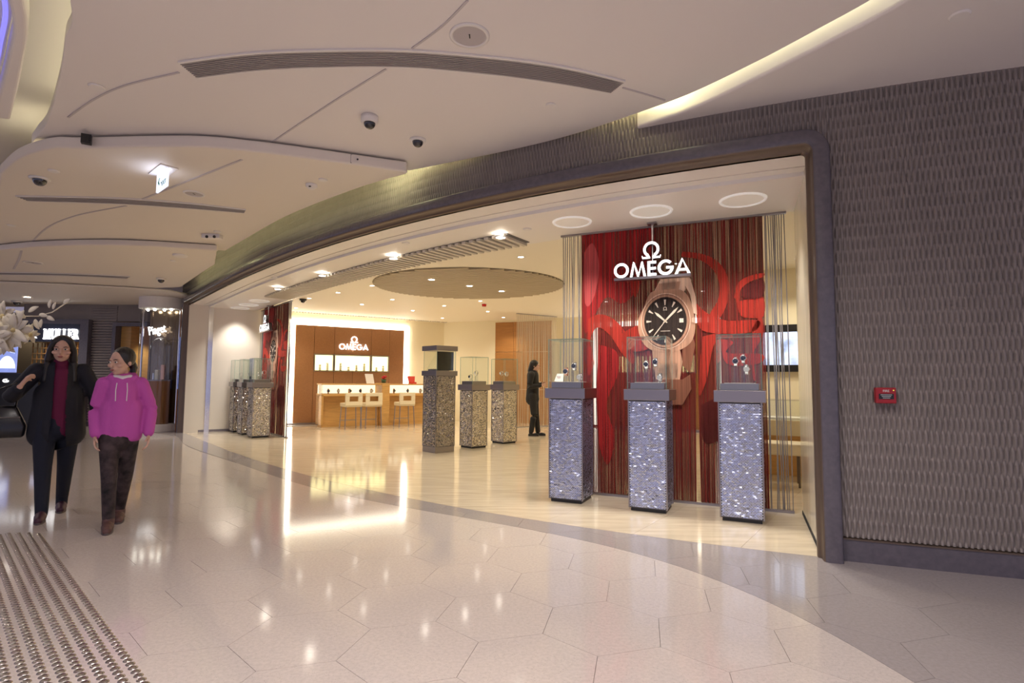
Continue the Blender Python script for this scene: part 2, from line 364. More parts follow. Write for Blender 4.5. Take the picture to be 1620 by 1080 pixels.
# ---------------- walls
def ribwall(name, s0, s1, z0, z1, label, pitch=.0165, T=.185, A=.016, extra=None):
    nr = int(round((s1-s0)/pitch)); nz = max(3, int((z1-z0)/T*10)); z = np.linspace(z0, z1, nz+1); fr = np.array([.03, .30, .70, .97])
    rib = np.repeat(np.arange(nr), 4); frr = np.tile(fr, nr); s = s0+(rib+frr)*(s1-s0)/nr; par = np.where(rib % 2 == 0, 1., -1.)
    W = np.sin(2*PI*z[None, :]/T)*par[:, None]; W = np.where(W < 0, -np.abs(W)**.8, W**.8*.45)
    D = .019+A*W+.0032*np.sin(PI*frr)[:, None]
    x = np.interp(s, _sl, _P[:, 0]); y = np.interp(s, _sl, _P[:, 1]); tx = np.interp(s, _sl, _T[:, 0]); ty = np.interp(s, _sl, _T[:, 1])
    X = x[:, None]-D*ty[:, None]; Y = y[:, None]+D*tx[:, None]; Z = np.broadcast_to(z[None, :], X.shape)
    co = np.stack([X, Y, Z], -1).reshape(-1, 3); idx = np.arange(co.shape[0]).reshape(X.shape)
    q = np.stack([idx[:-1, :-1], idx[:-1, 1:], idx[1:, 1:], idx[1:, :-1]], -1).reshape(-1, 4)
    me = bpy.data.meshes.new(name); me.vertices.add(len(co)); me.vertices.foreach_set('co', co.ravel()); me.loops.add(q.size); me.loops.foreach_set('vertex_index', q.ravel().astype(np.int32))
    me.polygons.add(len(q)); me.polygons.foreach_set('loop_start', np.arange(0, q.size, 4, dtype=np.int32)); me.update(calc_edges=True); me.validate()
    me.polygons.foreach_set('use_smooth', [True]*len(me.polygons)); me.materials.append(M['pat']); return me
wr = thing('wall_right', (0, 0, 0), 'grey brown wall of staggered wavy vertical ribs beside the shop entrance', 'wall', kind='structure')
link('rib_panel', ribwall('rib_panel', -4.6, -.13, .165, 3.44, ''), wr)
strip(MB(), -6.5, -.10, .02, .22, 0, 3.8).build('backing', M['pat'], wr)
wf = thing('wall_front', (0, 0, 0), 'curved band of ribbed grey wall above the dark shop portal', 'wall', kind='structure')
link('rib_panel', ribwall('rib_panel', -.13, S_L+.9, 3.10, 3.70, ''), wf)
strip(MB(), -.2, S_L+.9, .03, .2, 3.06, 3.85).build('backing', M['pat'], wf)
bb = thing('baseboard_right', (0, 0, 0), 'dark grey stone skirting under the ribbed wall', 'baseboard', kind='structure')
strip(MB(), -6.4, -.145, -.035, .02, 0, .150).build('skirting_board', M['frame'], bb)
strip(MB(), -6.4, -.145, -.042, .02, .150, .160).build('skirting_lip', M['brown'], bb)

# dark stone portal around the shop opening, swept along the shopfront line
def portal():
    prof = [(0, -.03), (0, .02), (.012, .03), (.022, .035), (.026, .10), (.036, .118), (.05, .125), (.128, .125), (.142, .118), (.150, .10), (.152, .05), (.152, -.03)]
    path = []; ri = .03; zt = 3.0
    for z in np.linspace(0, zt-ri, 8): path.append((S_R, z, -1, 0))
    for a in np.linspace(0, PI/2, 9)[1:]: path.append((S_R+ri-ri*math.cos(a), zt-ri+ri*math.sin(a), -math.cos(a), math.sin(a)))
    for s in np.linspace(S_R+ri, S_L-ri, 90)[1:]: path.append((s, zt, 0, 1))
    for a in np.linspace(0, PI/2, 9)[1:]: path.append((S_L-ri+ri*math.sin(a), zt-ri+ri*math.cos(a), math.sin(a), math.cos(a)))
    for z in np.linspace(zt-ri, 0, 8)[1:]: path.append((S_L, z, 1, 0))
    mb = MB(); n = len(prof); vs = []
    for (s, z, os_, oz) in path:
        for (w_, d) in prof:
            p = S(s+os_*w_, -d); vs.append((float(p[0]), float(p[1]), float(z+oz*w_)))
    k = len(path)
    for a, b, mi in ((0, 5, 1), (5, n-1, 0)):
        mb.f += [(i*n+j, i*n+j+1, (i+1)*n+j+1, (i+1)*n+j) for i in range(k-1) for j in range(a, b)]; mb.mi += [mi]*((k-1)*(b-a))
    mb.v = vs
    return mb.build('trim_1', [M['frame'], M['brown']], None, smooth=False, label='dark grey stone portal framing the wide shop opening', cat='portal frame', kind='structure')
tr = portal()
tr.data.polygons.foreach_set('use_smooth', [True]*len(tr.data.polygons))

# reveals of the opening
REV = [(2.245, 4.075), (2.80, 5.395)]
wen = thing('wall_entrance', (0, 0, 0), 'pale marble side wall just inside the right jamb', 'wall', kind='structure')
_a, _b = Vector(REV[0]), Vector(REV[1]); _d = (_b-_a).normalized(); _n = Vector((_d.y, -_d.x))
MB().prism([tuple(_a), tuple(_b), tuple(_b+_n*.2), tuple(_a+_n*.2+_d*.22), tuple(_a+_n*.02+_d*.03)], 0., 3.05).build('marble_facing', M['marblew'], wen)
MB().seg(REV[0], REV[1], .004, .0, .035, off=-.004).build('skirting', M['dark'], wen)
LJ = Vector(S(S_L)); LD = Vector((.80, .60))
wl = thing('wall_left', (0, 0, 0), 'plain cream side wall at the left end of the shop opening', 'wall', kind='structure')
l0 = LJ; l1 = LJ+LD*1.95
MB().seg(l0, l1, .25, 0, 3.05, off=-.25).build('wall_lining', mat('cream_stone', (.80, .74, .65), .45), wl)
MB().seg(l0+LD*.42, l0+LD*.52, .02, 0, 3.0, off=0).build('steel_post', M['chrome'], wl)
MB().seg(l0+LD*.30, l0+LD*1.5, .012, 0, .05, off=0).build('skirting', M['steel'], wl)

# shop walls
BL, BC = (-6.45, 15.15), (-2.2, 17.77); RW = (2.2, 15.83)
wb = thing('wall_back', (0, 0, 0), 'cream back walls of the watch shop', 'wall', kind='structure')
MB().seg(BL, BC, .2, 0, 3.2, off=-.2).build('wall_lining', M['cream'], wb)
MB().seg(BC, RW, .2, 0, 3.2, off=-.2).build('wall_lining', M['cream'], wb)
MB().seg(RW, (5.6, 13.7), .2, 0, 3.2, off=-.2).build('wall_lining', M['cream'], wb)
MB().seg(tuple(l1), BL, .2, 0, 3.2, off=-.2).build('wall_lining', M['cream'], wb)
MB().seg((5.6, 13.7), (3.55, 9.35), .2, 0, 3.2, off=-.2).build('wall_lining', M['cream'], wb)
MB().seg((3.55, 9.35), (7.6, 7.45), .2, 0, 3.2, off=-.2).build('wall_lining', M['cream'], wb)
MB().seg((7.6, 7.45), (2.95, 5.45), .2, 0, 3.2, off=-.2).build('wall_lining', M['cream'], wb)
# warm oak panels on the right-hand back wall
RD = (Vector(RW)-Vector(BC)).normalized()
for k in range(3):
    for z0, z1 in ((0, 1.0), (1.01, 2.13), (2.14, 3.05)):
        a = Vector(BC)+RD*(1.85+k*.62); b = a+RD*.61
        MB().seg(a, b, .02, z0, z1, off=0).build('oak_panel', mat('oak_wall_panel', (.40, .18, .05), .4, noise=(3, .1, (1, 1, 9))), wb)

# ---------------- shop ceiling and portal soffit
cs = thing('ceiling_shop', (0, 0, 0), 'cream shop ceiling with a stepped white soffit behind the portal', 'ceiling', kind='structure')
sp = [tuple(map(float, S(s, 1.5))) for s in np.linspace(-1.2, S_L+.3, 40)]
poly = sp+[(-7.4, 14.3), (-6.7, 15.6), (-2.2, 18.1), (5.9, 14.0), (7.9, 7.4)]
MB().prism(poly, 3.12, 3.2).build('ceiling_board', M['shopceil'], cs)
strip(MB(), -1.0, S_L+.1, .0, .27, 3.0, 3.2).build('outer_soffit', M['soffit'], cs)
strip(MB(), -1.0, S_L+.1, .27, .285, 3.02, 3.2).build('shadow_gap', M['dark'], cs)
strip(MB(), -1.0, S_L+.1, .285, .40, 3.0, 3.2).build('outer_soffit', M['soffit'], cs)
strip(MB(), -1.0, S_L+.1, .40, 1.44, 2.965, 3.2).build('inner_soffit', M['soffit'], cs)
strip(MB(), -1.0, S_L+.1, 1.46, 1.54, 3.0, 3.14).build('curtain_track', M['steel'], cs)
# row of notches (slot diffuser) along the back wall
dn = MB()
for k in range(64):
    p = Vector(BL)+(Vector(BC)-Vector(BL))*(k+.5)/64; d = (Vector(BC)-Vector(BL)).normalized(); n = Vector((d.y, -d.x)); q = p+n*.20
    dn.box((q.x, q.y, 3.11), (.045, .10, .03), math.atan2(d.y, d.x))
dn.build('slot_baffles', M['slat'], cs, kind='stuff')

# ---------------- mall ceiling
cm = thing('ceiling', (0, 0, 0), 'layered white mall ceiling of overlapping curved panels with lit coves', 'ceiling', kind='structure')
def panel(name, poly, z, th, m=None):
    o = MB().prism(poly, z, z+th).build(name, m or M['ceil'], cm); bevel(o, .02, 3); return o
MB().b2(-20, 11, -7, 24, 3.84, 3.95).build('plenum', M['ceil'], cm)
e1 = smooth([(1.0, 4.47), (.51, 4.87), (-.07, 5.22), (-1.10, 5.74)])
e2 = smooth([(-1.10, 5.74), (-2.26, 5.27), (-3.1, 5.12), (-4.04, 5.09), (-4.62, 5.14)])
e3 = smooth([(-4.62, 5.14), (-4.40, 4.95), (-4.06, 4.66), (-3.4, 3.98), (-2.98, 3.51), (-2.65, 3.14), (-1.9, 1.9), (-1.2, -.2), (-.9, -4)])
e4 = smooth([(3.0, -4), (2.75, .5), (2.35, 2.3), (2.13, 2.95), (1.90, 3.36), (1.69, 3.69), (1.36, 4.13), (1.0, 4.47)])
panel('ceiling_panel', e1+e2[1:]+e3[1:]+e4[:-1], 3.48, .10)
f4 = smooth([(1.06, 4.56), (1.43, 4.22), (1.77, 3.74), (1.98, 3.41), (2.22, 2.98), (2.45, 2.3), (2.85, .5), (3.1, -4)])
rs = [tuple(map(float, S(s, -.0))) for s in np.linspace(-6.3, s_of(1.08, 4.66), 40)]
panel('ceiling_panel', f4+[(8, -4)]+rs, 3.42, .16)
g1 = smooth([(-5.32, 5.58), (-4.75, 5.16), (-4.25, 4.93), (-3.92, 4.92), (-2.94, 4.87), (-2.41, 4.97), (-1.89, 5.14), (-1.08, 5.44)])
g2 = smooth([(-1.08, 5.50), (-1.76, 5.98), (-2.95, 7.03), (-4.18, 8.36), (-4.72, 8.95)])
panel('ceiling_panel', g1+g2+[(-5.9, 8.75), (-7.1, 8.85), (-8.4, 9.1), (-8.4, 8.8), (-6.9, 7.2)], 3.35, .11, M['ceil2'])
h1 = smooth([(-9.2, 9.0), (-8.07, 8.57), (-7.05, 8.29), (-5.84, 8.21), (-4.62, 8.5)])
h2 = [tuple(map(float, S(s, -.34))) for s in np.linspace(s_of(-5.0, 9.8), S_L-.9, 20)]
panel('ceiling_panel', h1+h2+[(-9.6, 12.6), (-11.5, 11.6)], 3.25, .09, M['ceil2'])
q1 = [at_z(0, 447, 3.2), at_z(100, 451, 3.2), at_z(200, 456, 3.2), at_z(270, 461, 3.2)]
panel('ceiling_panel', [(-14, 9.5)]+[(p.x, p.y) for p in q1]+[(-7.6, 12.75), (-8.3, 15.5), (-14, 15.2), (-18, 12)], 3.20, .04, M['ceil2'])
# lilac panel at the upper left with a raised blue tray
i1 = smooth([(-.9, -4), (-1.6, -.2), (-2.3, 2.1), (-2.93, 3.15), (-3.51, 3.79), (-4.35, 4.62)])
i2 = smooth([(-4.44, 4.55), (-3.60, 3.76), (-3.015, 3.14), (-2.39, 2.08), (-1.69, -.2), (-1.0, -4)])
panel('tray_rim', i1+i2, 3.46, .165)
panel('tray_ceiling', i2+[(-9, -4), (-9, 5.2), (-4.9, 5.0)], 3.62, .06)
def bead(px, z, wd=.014, th=.007):
    pts = smooth([at_z(x, y, z).xy for x, y in px], 8); L = []; Rr = []
    for i, p in enumerate(pts):
        a = Vector(pts[max(i-1, 0)]); b = Vector(pts[min(i+1, len(pts)-1)]); t = (b-a).normalized(); n = Vector((-t.y, t.x))*wd/2; p = Vector(p)
        L.append(tuple(p+n)); Rr.append(tuple(p-n))
    mb = MB(); vs = []
    for l, r in zip(L, Rr): vs += [(*l, z-th), (*r, z-th), (*r, z+.002), (*l, z+.002)]
    k = len(L); mb.add(vs, [(4*i+j, 4*i+(j+1) % 4, 4*i+4+(j+1) % 4, 4*i+4+j) for i in range(k-1) for j in range(4)]+[(0, 1, 2, 3), tuple(4*k-4+j for j in (3, 2, 1, 0))])
    mb.build('joint_profile', M['bead'], cm)
bead([(108, 185), (150, 156), (200, 134), (283, 114)], 3.48); bead([(652, 76), (700, 40), (740, 0)], 3.48)
bead([(612, 108), (520, 165), (428, 226)], 3.48); bead([(985, 138), (1020, 148), (1052, 158)], 3.48)
bead([(50, 383), (75, 360), (120, 341), (200, 325)], 3.35, .02); bead([(222, 316), (300, 285), (383, 252)], 3.35, .02)
bead([(22, 425), (30, 410), (34, 396)], 3.25, .03)
# cove lamps lying on the hidden side of the panels
def cove(poly_pts, z, col, st, name='cove_lamp'):
    m = mat('cove_%s_%.1f' % (str(col), st), col, .5, emit=col, estr=st); mb = MB(); P = poly_pts
    mb.tube([(x, y, z) for x, y in P], .014, 6); return mb.build(name, m, cm)
cove([tuple(map(float, S(s, -.27))) for s in np.linspace(.9, 4.2, 30)], 3.605, (1, .98, .52), E_COVE*2.6)
cove([tuple(map(float, S(s, -.50))) for s in np.linspace(4.3, 9.4, 40)], 3.49, (1, .98, .52), E_COVE*.75)
cove([tuple(map(float, S(s, -.45))) for s in np.linspace(9.4, S_L-.9, 30)], 3.37, (1, .98, .52), E_COVE*.75)
cove([(x-.055, y-.035) for x, y in f4[6:60]][::2], 3.62, (1, .97, .66), E_COVE*.5)
cove([(x+.10, y-.02) for x, y in e3[14:70]], 3.62, (1, .93, .62), E_COVE*.28)
cove([(x+.15, y+.02) for x, y in g1[2:14]], 3.49, (1, .93, .62), E_COVE*.6)
cove([(x-.035, y-.02) for x, y in i2[2:44]], 3.57, (.30, .28, 1), E_COVE*.05, 'tray_lamp')

# ================================================================== GLYPHS
def ringq(cx, cy, ro, ri, a0=0., a1=360., n=28):
    out = []
    for i in range(n):
        a, b = math.radians(a0+(a1-a0)*i/n), math.radians(a0+(a1-a0)*(i+1)/n)
        out.append([(cx+ro*math.cos(a), cy+ro*math.sin(a)), (cx+ro*math.cos(b), cy+ro*math.sin(b)), (cx+ri*math.cos(b), cy+ri*math.sin(b)), (cx+ri*math.cos(a), cy+ri*math.sin(a))])
    return out
rect = lambda x0, y0, x1, y1: [(x0, y0), (x1, y0), (x1, y1), (x0, y1)]
GLY = {
 'O': (1.10, ringq(.5, .5, .52, .34)),
 'M': (1.19, [[(0, 0), (.17, 0), (.33, .98), (.22, 1.04)], [(.22, 1.04), (.30, .98), (.60, .18), (.56, 0), (.49, 0)], [(.53, 0), (.60, 0), (.87, 1.04), (.78, 1.0)], [(.76, .98), (.87, 1.04), (1.09, 0), (.92, 0)]]),
 'E': (.70, [rect(0, 0, .18, 1), rect(0, .83, .58, 1), rect(0, .42, .56, .58), rect(0, 0, .58, .17)]),
 'G': (1.09, ringq(.5, .5, .52, .34, 42, 352)+[rect(.54, .40, 1.02, .57)]),
 'A': (1.02, [[(0, 0), (.19, 0), (.54, .92), (.47, 1.06)], [(.47, 1.06), (.51, .90), (.81, 0), (1.0, 0)], rect(.22, .20, .80, .35)]),
 'W': (1.1, ringq(.55, .58, .50, .34, -52, 232, 30)+[[(.0, .0), (.47, .0), (.47, .12), (.03, .12)], [(.63, .0), (1.10, .0), (1.07, .12), (.63, .12)], [(.30, .08), (.47, .08), (.35, .34), (.24, .20)], [(.80, .08), (.63, .08), (.75, .34), (.86, .20)], [(.0, .0), (.07, .0), (.0, .2), (-.05, .2)], [(1.10, .0), (1.03, .0), (1.10, .2), (1.15, .2)]]),
}
def glyph_mb(ch, h, depth, x0=0., z0=0., mb=None):
    """letter standing in the local xz plane, lit face to -y (material 0), sides material 1"""
    mb = mb or MB(); wd, polys = GLY[ch]
    for p in polys:
        n = len(p); q = [(x0+x*h, z0+y*h) for x, y in p]
        mb.add([(x, -depth/2, z) for x, z in q]+[(x, depth/2, z) for x, z in q], [tuple(range(n))], 0)
        o = len(mb.v)-2*n; mb.f += [tuple(o+n+i for i in range(n))]+[(o+i, o+(i+1) % n, o+n+(i+1) % n, o+n+i) for i in range(n)]; mb.mi += [1]*(n+1)
    return mb
def omega_letters(parent, width, depth, zb, y=0., side=None):
    tot = sum(GLY[c][0] for c in 'OMEGA'); h = width/tot; x = -width/2; side = side or M['steel']
    for c in 'OMEGA':
        glyph_mb(c, h, depth, x, zb).xform(Matrix.Translation((0, y, 0))).build('letter', [M['litw'], side], parent); x += GLY[c][0]*h
    hw = h*1.08; glyph_mb('W', hw, depth, -.55*hw, zb+h*1.18).xform(Matrix.Translation((0, y, 0))).build('emblem', [M['litw'], side], parent)
    return h
DG = None
def text_mb(body, size, ext=.004, width=None, align='CENTER'):
    cu = bpy.data.curves.new('t', 'FONT'); cu.body = body; cu.size = size; cu.extrude = ext; cu.align_x = align; cu.offset = 0.0; cu.resolution_u = 2
    o = bpy.data.objects.new('t', cu); COL.objects.link(o); dg = bpy.context.evaluated_depsgraph_get(); dg.update()
    me = bpy.data.meshes.new_from_object(o.evaluated_get(dg)); bpy.data.objects.remove(o); bpy.data.curves.remove(cu)
    xs = [v.co.x for v in me.vertices]; sx = width/(max(xs)-min(xs)) if width else 1.
    me.transform(Matrix.Rotation(PI/2, 4, 'X')@Matrix.Diagonal((sx, 1, 1, 1))); me.materials.clear(); return me

# ================================================================== DISPLAY PEDESTALS
def chip_mesh(w_, h_, cw, chh, m, jit=.5, seed=1, hf=.42, wf=.40):
    r = np.random.default_rng(seed); nx, nz = int(w_/cw), int(h_/chh); vs = []; fs = []
    for j in range(nz):
        ox = (j % 2)*.5*cw
        for i in range(nx):
            cx = -w_/2+(i+.5)*w_/nx+ox*.9-cw*.22+r.uniform(-.05, .05)*cw; cz = (j+.5)*h_/nz; a, b = r.normal(0, jit), r.normal(0, jit); d = r.uniform(-.004, .002)
            hw, hh = cw*r.uniform(wf, .5), chh*hf; o = len(vs)
            for sx, sz in ((-1, -1), (1, -1), (1, 1), (-1, 1)): vs.append((cx+sx*hw, -.003+d+sx*hw*math.tan(a*.5)+sz*hh*math.tan(b*.5), cz+sz*hh))
            fs.append((o, o+1, o+2, o+3))
    me = bpy.data.meshes.new('chip_panel'); me.from_pydata(vs, [], fs); me.materials.append(m); me.update(); return me
def pane_mb(c, d):
    """glass sheet; thin edge faces get the greenish edge material"""
    mb = MB().box(c, d); ax = d.index(min(d))
    for i, f in enumerate(mb.f):
        n = [0, 0, 1, 1, 2, 2][[0, 1, 2, 3, 4, 5][i]]; mb.mi[i] = 0 if n == {0: 0, 1: 1, 2: 2}[ax] else 1
    return mb
def glass_case(root, wd, z0, z1, th=.008, top=True, name='glass_case'):
    h = z1-z0; zc = (z0+z1)/2; g = link(name, pane_mb((0, -wd/2+th/2, zc), (wd, th, h)).mesh('glass_pane', [M['gl'], M['gledge']]), root)
    for c, d in (((0, wd/2-th/2, zc), (wd, th, h)), ((-wd/2+th/2, 0, zc), (th, wd-2*th, h)), ((wd/2-th/2, 0, zc), (th, wd-2*th, h))):
        pane_mb(c, d).build('glass_pane', [M['gl'], M['gledge']], g)
    if top: pane_mb((0, 0, z1-th/2), (wd-2*th, wd-2*th, th)).build('glass_pane', [M['gl'], M['gledge']], g)
    return g
CH_N = chip_mesh(.345, 1.02, .022, .0120, M['chip'], .36, 3, .39, .46); CH_W = chip_mesh(.345, 1.02, .012, .012, M['chipw'], .62, 5)
def pedestal(loc, rz, label, chips, wd=.372, group='glass topped watch pedestals'):
    t = thing('display_pedestal', loc, label, 'pedestal', rz, group)
    MB().b2(-wd/2+.02, wd/2-.02, -wd/2+.02, wd/2-.02, 0, .03).build('foot', M['black'], t)
    MB().b2(-wd/2+.012, wd/2-.012, -wd/2+.012, wd/2-.012, .03, 1.073).build('core', M['core'], t)
    for sx in (-1, 1):
        for sy in (-1, 1): MB().box((sx*(wd/2-.005), sy*(wd/2-.005), .5515), (.012, .012, 1.043)).build('corner_post', M['steel'], t)
    for k in range(4):
        c = link('chip_panel', chips, t, rz=k*PI/2, kind='stuff'); c.location = Matrix.Rotation(k*PI/2, 3, 'Z')@Vector((0, -wd/2+.008, .04))
    bevel(MB().b2(-.22, .22, -.22, .22, 1.073, 1.181).build('cap', M['steel'], t), .004)
    bevel(MB().b2(-.165, .165, -.165, .165, 1.181, 1.245).build('display_plinth', M['steel'], t), .003)
    glass_case(t, .385, 1.181, 1.70)
    return t
A25 = math.radians(-25); PR = [(.644, 5.982), (1.40, 5.589), (2.157, 5.224)]
pedestal((*PR[0], 0), A25, 'silver mosaic pedestal with a watch case, leftmost in front of the large red curtain', CH_N)
pedestal((*PR[1], 0), A25, 'silver mosaic pedestal with a watch case, middle one in front of the large red curtain', CH_N)
pedestal((*PR[2], 0), A25, 'silver mosaic pedestal with a watch case, nearest the right jamb of the portal', CH_N)
A48 = math.radians(-48); PM = [(-.717, 10.55), (-.150, 11.35)]
pedestal((*PM[0], 0), A48, 'crushed silver pedestal with a glass case, just right of the tall capped showcase', CH_W)
pedestal((*PM[1], 0), A48, 'crushed silver pedestal with a glass case, next to the person in black', CH_W)
A51 = math.radians(-51); PL = [(-6.52, 13.33), (-6.03, 12.74), (-5.49, 12.09)]
pedestal((*PL[0], 0), A51, 'silver pedestal with a glass case, closest to the cream wall at far left', CH_W)
pedestal((*PL[1], 0), A51, 'silver pedestal with a glass case, middle of the far left row of three', CH_W)
pedestal((*PL[2], 0), A51, 'silver pedestal with a glass case, in front of the far left red curtain', CH_W)
# tall capped showcase
t = thing('tall_showcase', (-1.292, 9.89, 0), 'tall crushed silver showcase with a capped glass box and dark screen inside', 'showcase', A48)
MB().b2(-.2, .2, -.2, .2, .0, .10).build('foot', M['steel'], t); MB().b2(-.195, .195, -.195, .195, .10, 1.335).build('core', M['core'], t)
CT = chip_mesh(.375, 1.215, .013, .013, mat('smoky_chip', (.50, .46, .42), .25, metal=1.), .6, 9)
for k in range(4):
    c = link('chip_panel', CT, t, rz=k*PI/2, kind='stuff'); c.location = Matrix.Rotation(k*PI/2, 3, 'Z')@Vector((0, -.202, .11))
for sx in (-1, 1):
    for sy in (-1, 1): MB().box((sx*.2, sy*.2, .7175), (.012, .012, 1.235)).build('corner_post', M['steel'], t)
bevel(MB().b2(-.23, .23, -.23, .23, 1.335, 1.423).build('cap', M['steel'], t), .004); bevel(MB().b2(-.23, .23, -.23, .23, 1.775, 1.863).build('top_cap', M['steel'], t), .004)
glass_case(t, .41, 1.423, 1.775, top=False)
MB().b2(.165, .185, -.17, .17, 1.43, 1.76).build('screen', M['black'], t)
g = MB(); g.add([(-.17, -.17, 1.44), (-.17, .17, 1.44), (.15, .17, 1.75), (.15, -.17, 1.75), (-.17, -.17, 1.446), (-.17, .17, 1.446), (.15, .17, 1.756), (.15, -.17, 1.756)], [(0, 1, 2, 3), (4, 7, 6, 5), (0, 4, 5, 1), (2, 6, 7, 3), (0, 3, 7, 4), (1, 5, 6, 2)])
g.build('mirror_pane', M['gl'], t); MB().b2(-.16, .10, -.14, .14, 1.423, 1.455).build('display_plinth', M['steel'], t)

# ---------------- watches in the cases
def ring_pts(rx, rz, n=20): return [(rx*math.cos(2*PI*i/n), 0, rz*math.sin(2*PI*i/n)) for i in range(n+1)]
def watch_proto(face, strap):
    t = thing('wrist_watch', (0, 0, 0), 'w', 'watch')
    b = MB()
    n = 22
    for i in range(n):      # link strap: oval loop standing on its lower end
        a0, a1 = 2*PI*i/n, 2*PI*(i+1)/n-.05; q = []
        for a in (a0, a1):
            for rr in (1.0, .88):
                for y in (-1, 1): q.append((0+y*.010, -.027*rr*math.cos(a)*1.0, .034+.034*rr*math.sin(a)))
        b.add(q, [(0, 1, 3, 2), (4, 6, 7, 5), (0, 4, 5, 1), (2, 3, 7, 6), (0, 2, 6, 4), (1, 5, 7, 3)])
    b.build('strap', strap, t)
    R = Matrix.Rotation(PI/2, 4, 'X')
    MB().lathe([(0, -.006), (.019, -.006), (.021, -.002), (.021, .004), (.017, .007), (.0165, .006)], 20).xform(Matrix.Translation((0, -.028, .036))@R).build('case', M['chrome'], t, smooth=True)
    d = MB().lathe([(0, 0), (.0165, 0)], 20).xform(Matrix.Translation((0, -.0342, .036))@R).build('dial', face, t)
    MB().box((.003, -.0348, .041), (.0012, .0006, .012)).box((-.004, -.0348, .039), (.009, .0006, .0012)).build('hands', M['chrome'], d)
    MB().tube([(.021, -.028, .036), (.025, -.028, .036)], .003, 8).build('crown', M['chrome'], t); return t
dk = mat('dark_dial', (.02, .02, .03), .15); wh = mat('white_dial', (.85, .85, .83), .3); ac = glass('acrylic', (.93, .95, .96), 1.6, 1.5)
protos = [watch_proto(dk, M['chrome']), watch_proto(wh, M['chrome']), watch_proto(dk, mat('rose_gold', (.75, .42, .30), .2, metal=1.))]
used = [False]*3
def put_watch(k, loc, rz, label, sc=1.35):
    if used[k]: o = copy_tree(protos[k], loc, rz, label)
    else: o = protos[k]; o.location = loc; o.rotation_euler = (0, 0, rz); o['label'] = label; used[k] = True
    o.scale = (sc,)*3; o['group'] = 'watches in the display cases'; return o
def block(loc, d, rz, label):
    o = MB().b2(-d[0]/2, d[0]/2, -d[1]/2, d[1]/2, 0, d[2]).build('acrylic_stand', ac, None, loc=loc, rz=rz, label=label, cat='stand', group='clear acrylic watch stands'); bevel(o, .003); return o
def incase(P, rz, x, y, z=1.2455):
    v = Matrix.Rotation(rz, 3, 'Z')@Vector((x, y, 0)); return (P[0]+v.x, P[1]+v.y, z)
CASES = [  # pedestal, angle, name of the case, [(x, y, column height, kind, which)]
 (PR[0], A25, 'in the leftmost near case', [(.03, .03, .12, 0, 'tall centre watch'), (-.055, .0, .06, 2, 'low red tinted watch'), (.115, -.05, .0, 1, 'small white watch at the glass')]),
 (PR[1], A25, 'in the middle near case', [(-.03, -.03, .13, 0, 'shorter left column watch'), (.05, .03, .155, 0, 'taller right column watch'), (.11, -.06, .0, 1, 'watch lying low at the right')]),
 (PR[2], A25, 'in the case by the right jamb', [(-.035, -.02, .155, 0, 'left column watch'), (.03, .05, .185, 0, 'highest watch at the back'), (.06, -.05, .08, 1, 'low bangle watch')]),
 (PM[0], A48, 'in the case right of the tall showcase', [(.03, .03, .10, 1, 'tall watch'), (-.05, -.04, .03, 0, 'low watch')]),
 (PM[1], A48, 'in the case beside the person in black', [(-.05, -.03, .11, 1, 'left watch'), (.04, .03, .10, 1, 'right watch')]),
 (PL[2], A51, 'in the case before the small curtain', [(-.03, .0, .06, 1, 'front watch'), (.06, .06, .10, 1, 'rear watch')]),
 (PL[1], A51, 'in the middle case at far left', [(.0, .0, .06, 1, 'single watch')]),
 (PL[0], A51, 'in the case by the cream wall', [(.0, .0, .06, 1, 'single watch')]),
]
for P, rz, nm, L in CASES:
    MB().b2(-.13, .13, -.13, .13, 0, .004).build('display_board', mat('white_acrylic', (.85, .83, .80), .3), None, loc=(P[0], P[1], 1.2455), rz=rz, label='thin white display board %s' % nm, cat='display board')
    for x, y, h, k, wn in L:
        if h > 0: block(incase(P, rz, x, y, 1.250), (.05, .05, h), rz, 'acrylic block under the %s %s' % (wn.replace(' at the glass', ''), nm))
        put_watch(k, incase(P, rz, x, y, 1.2505+h), rz, '%s %s' % (wn, nm))
c = MB(); c.add([(-.05, -.015, 0), (.05, -.015, 0), (.045, .02, .085), (-.03, .02, .085), (-.05, -.011, 0), (.05, -.011, 0), (.045, .024, .085), (-.03, .024, .085)], [(0, 1, 2, 3), (4, 7, 6, 5), (0, 4, 5, 1), (2, 6, 7, 3), (0, 3, 7, 4), (1, 5, 6, 2)])
cdm = c.build('price_card', mat('card', (.88, .86, .82), .6), None, loc=incase(PR[0], A25, -.115, -.07, 1.2505), rz=A25, label='white printed card leaning in the leftmost case before the large red curtain', cat='card')
tx = MB()
for i in range(3): tx.box((.0, -.0165+.0125*0+.021*(i*.15)+.012, .05-.012*i*1), (.045-.01*i, .0008, .005))
tx.build('lettering', M['red'], cdm)

# ================================================================== STRING CURTAINS WITH THE PRINTED WATCH
B0 = Vector((.573, 6.42)); B1 = Vector((2.734, 5.418)); BD = (B1-B0).normalized(); BLEN = (B1-B0).length
def bl(px, py):
    p = at_plane(px, py, B0, B1); return (Vector((p.x, p.y))-B0).dot(BD), p.z
def flat(mb, pts, y, th=.0012, mi=0):
    n = len(pts); mb.add([(x, y-th, z) for x, z in pts]+[(x, y, z) for x, z in pts], [tuple(range(n)), tuple(range(2*n-1, n-1, -1))]+[(i, (i+1) % n, n+(i+1) % n, n+i) for i in range(n)], mi); return mb
def pxpoly(px, sm=True):
    P = [bl(*p) for p in px]
    return smooth(P+[P[0]], 6)[:-1] if sm else P

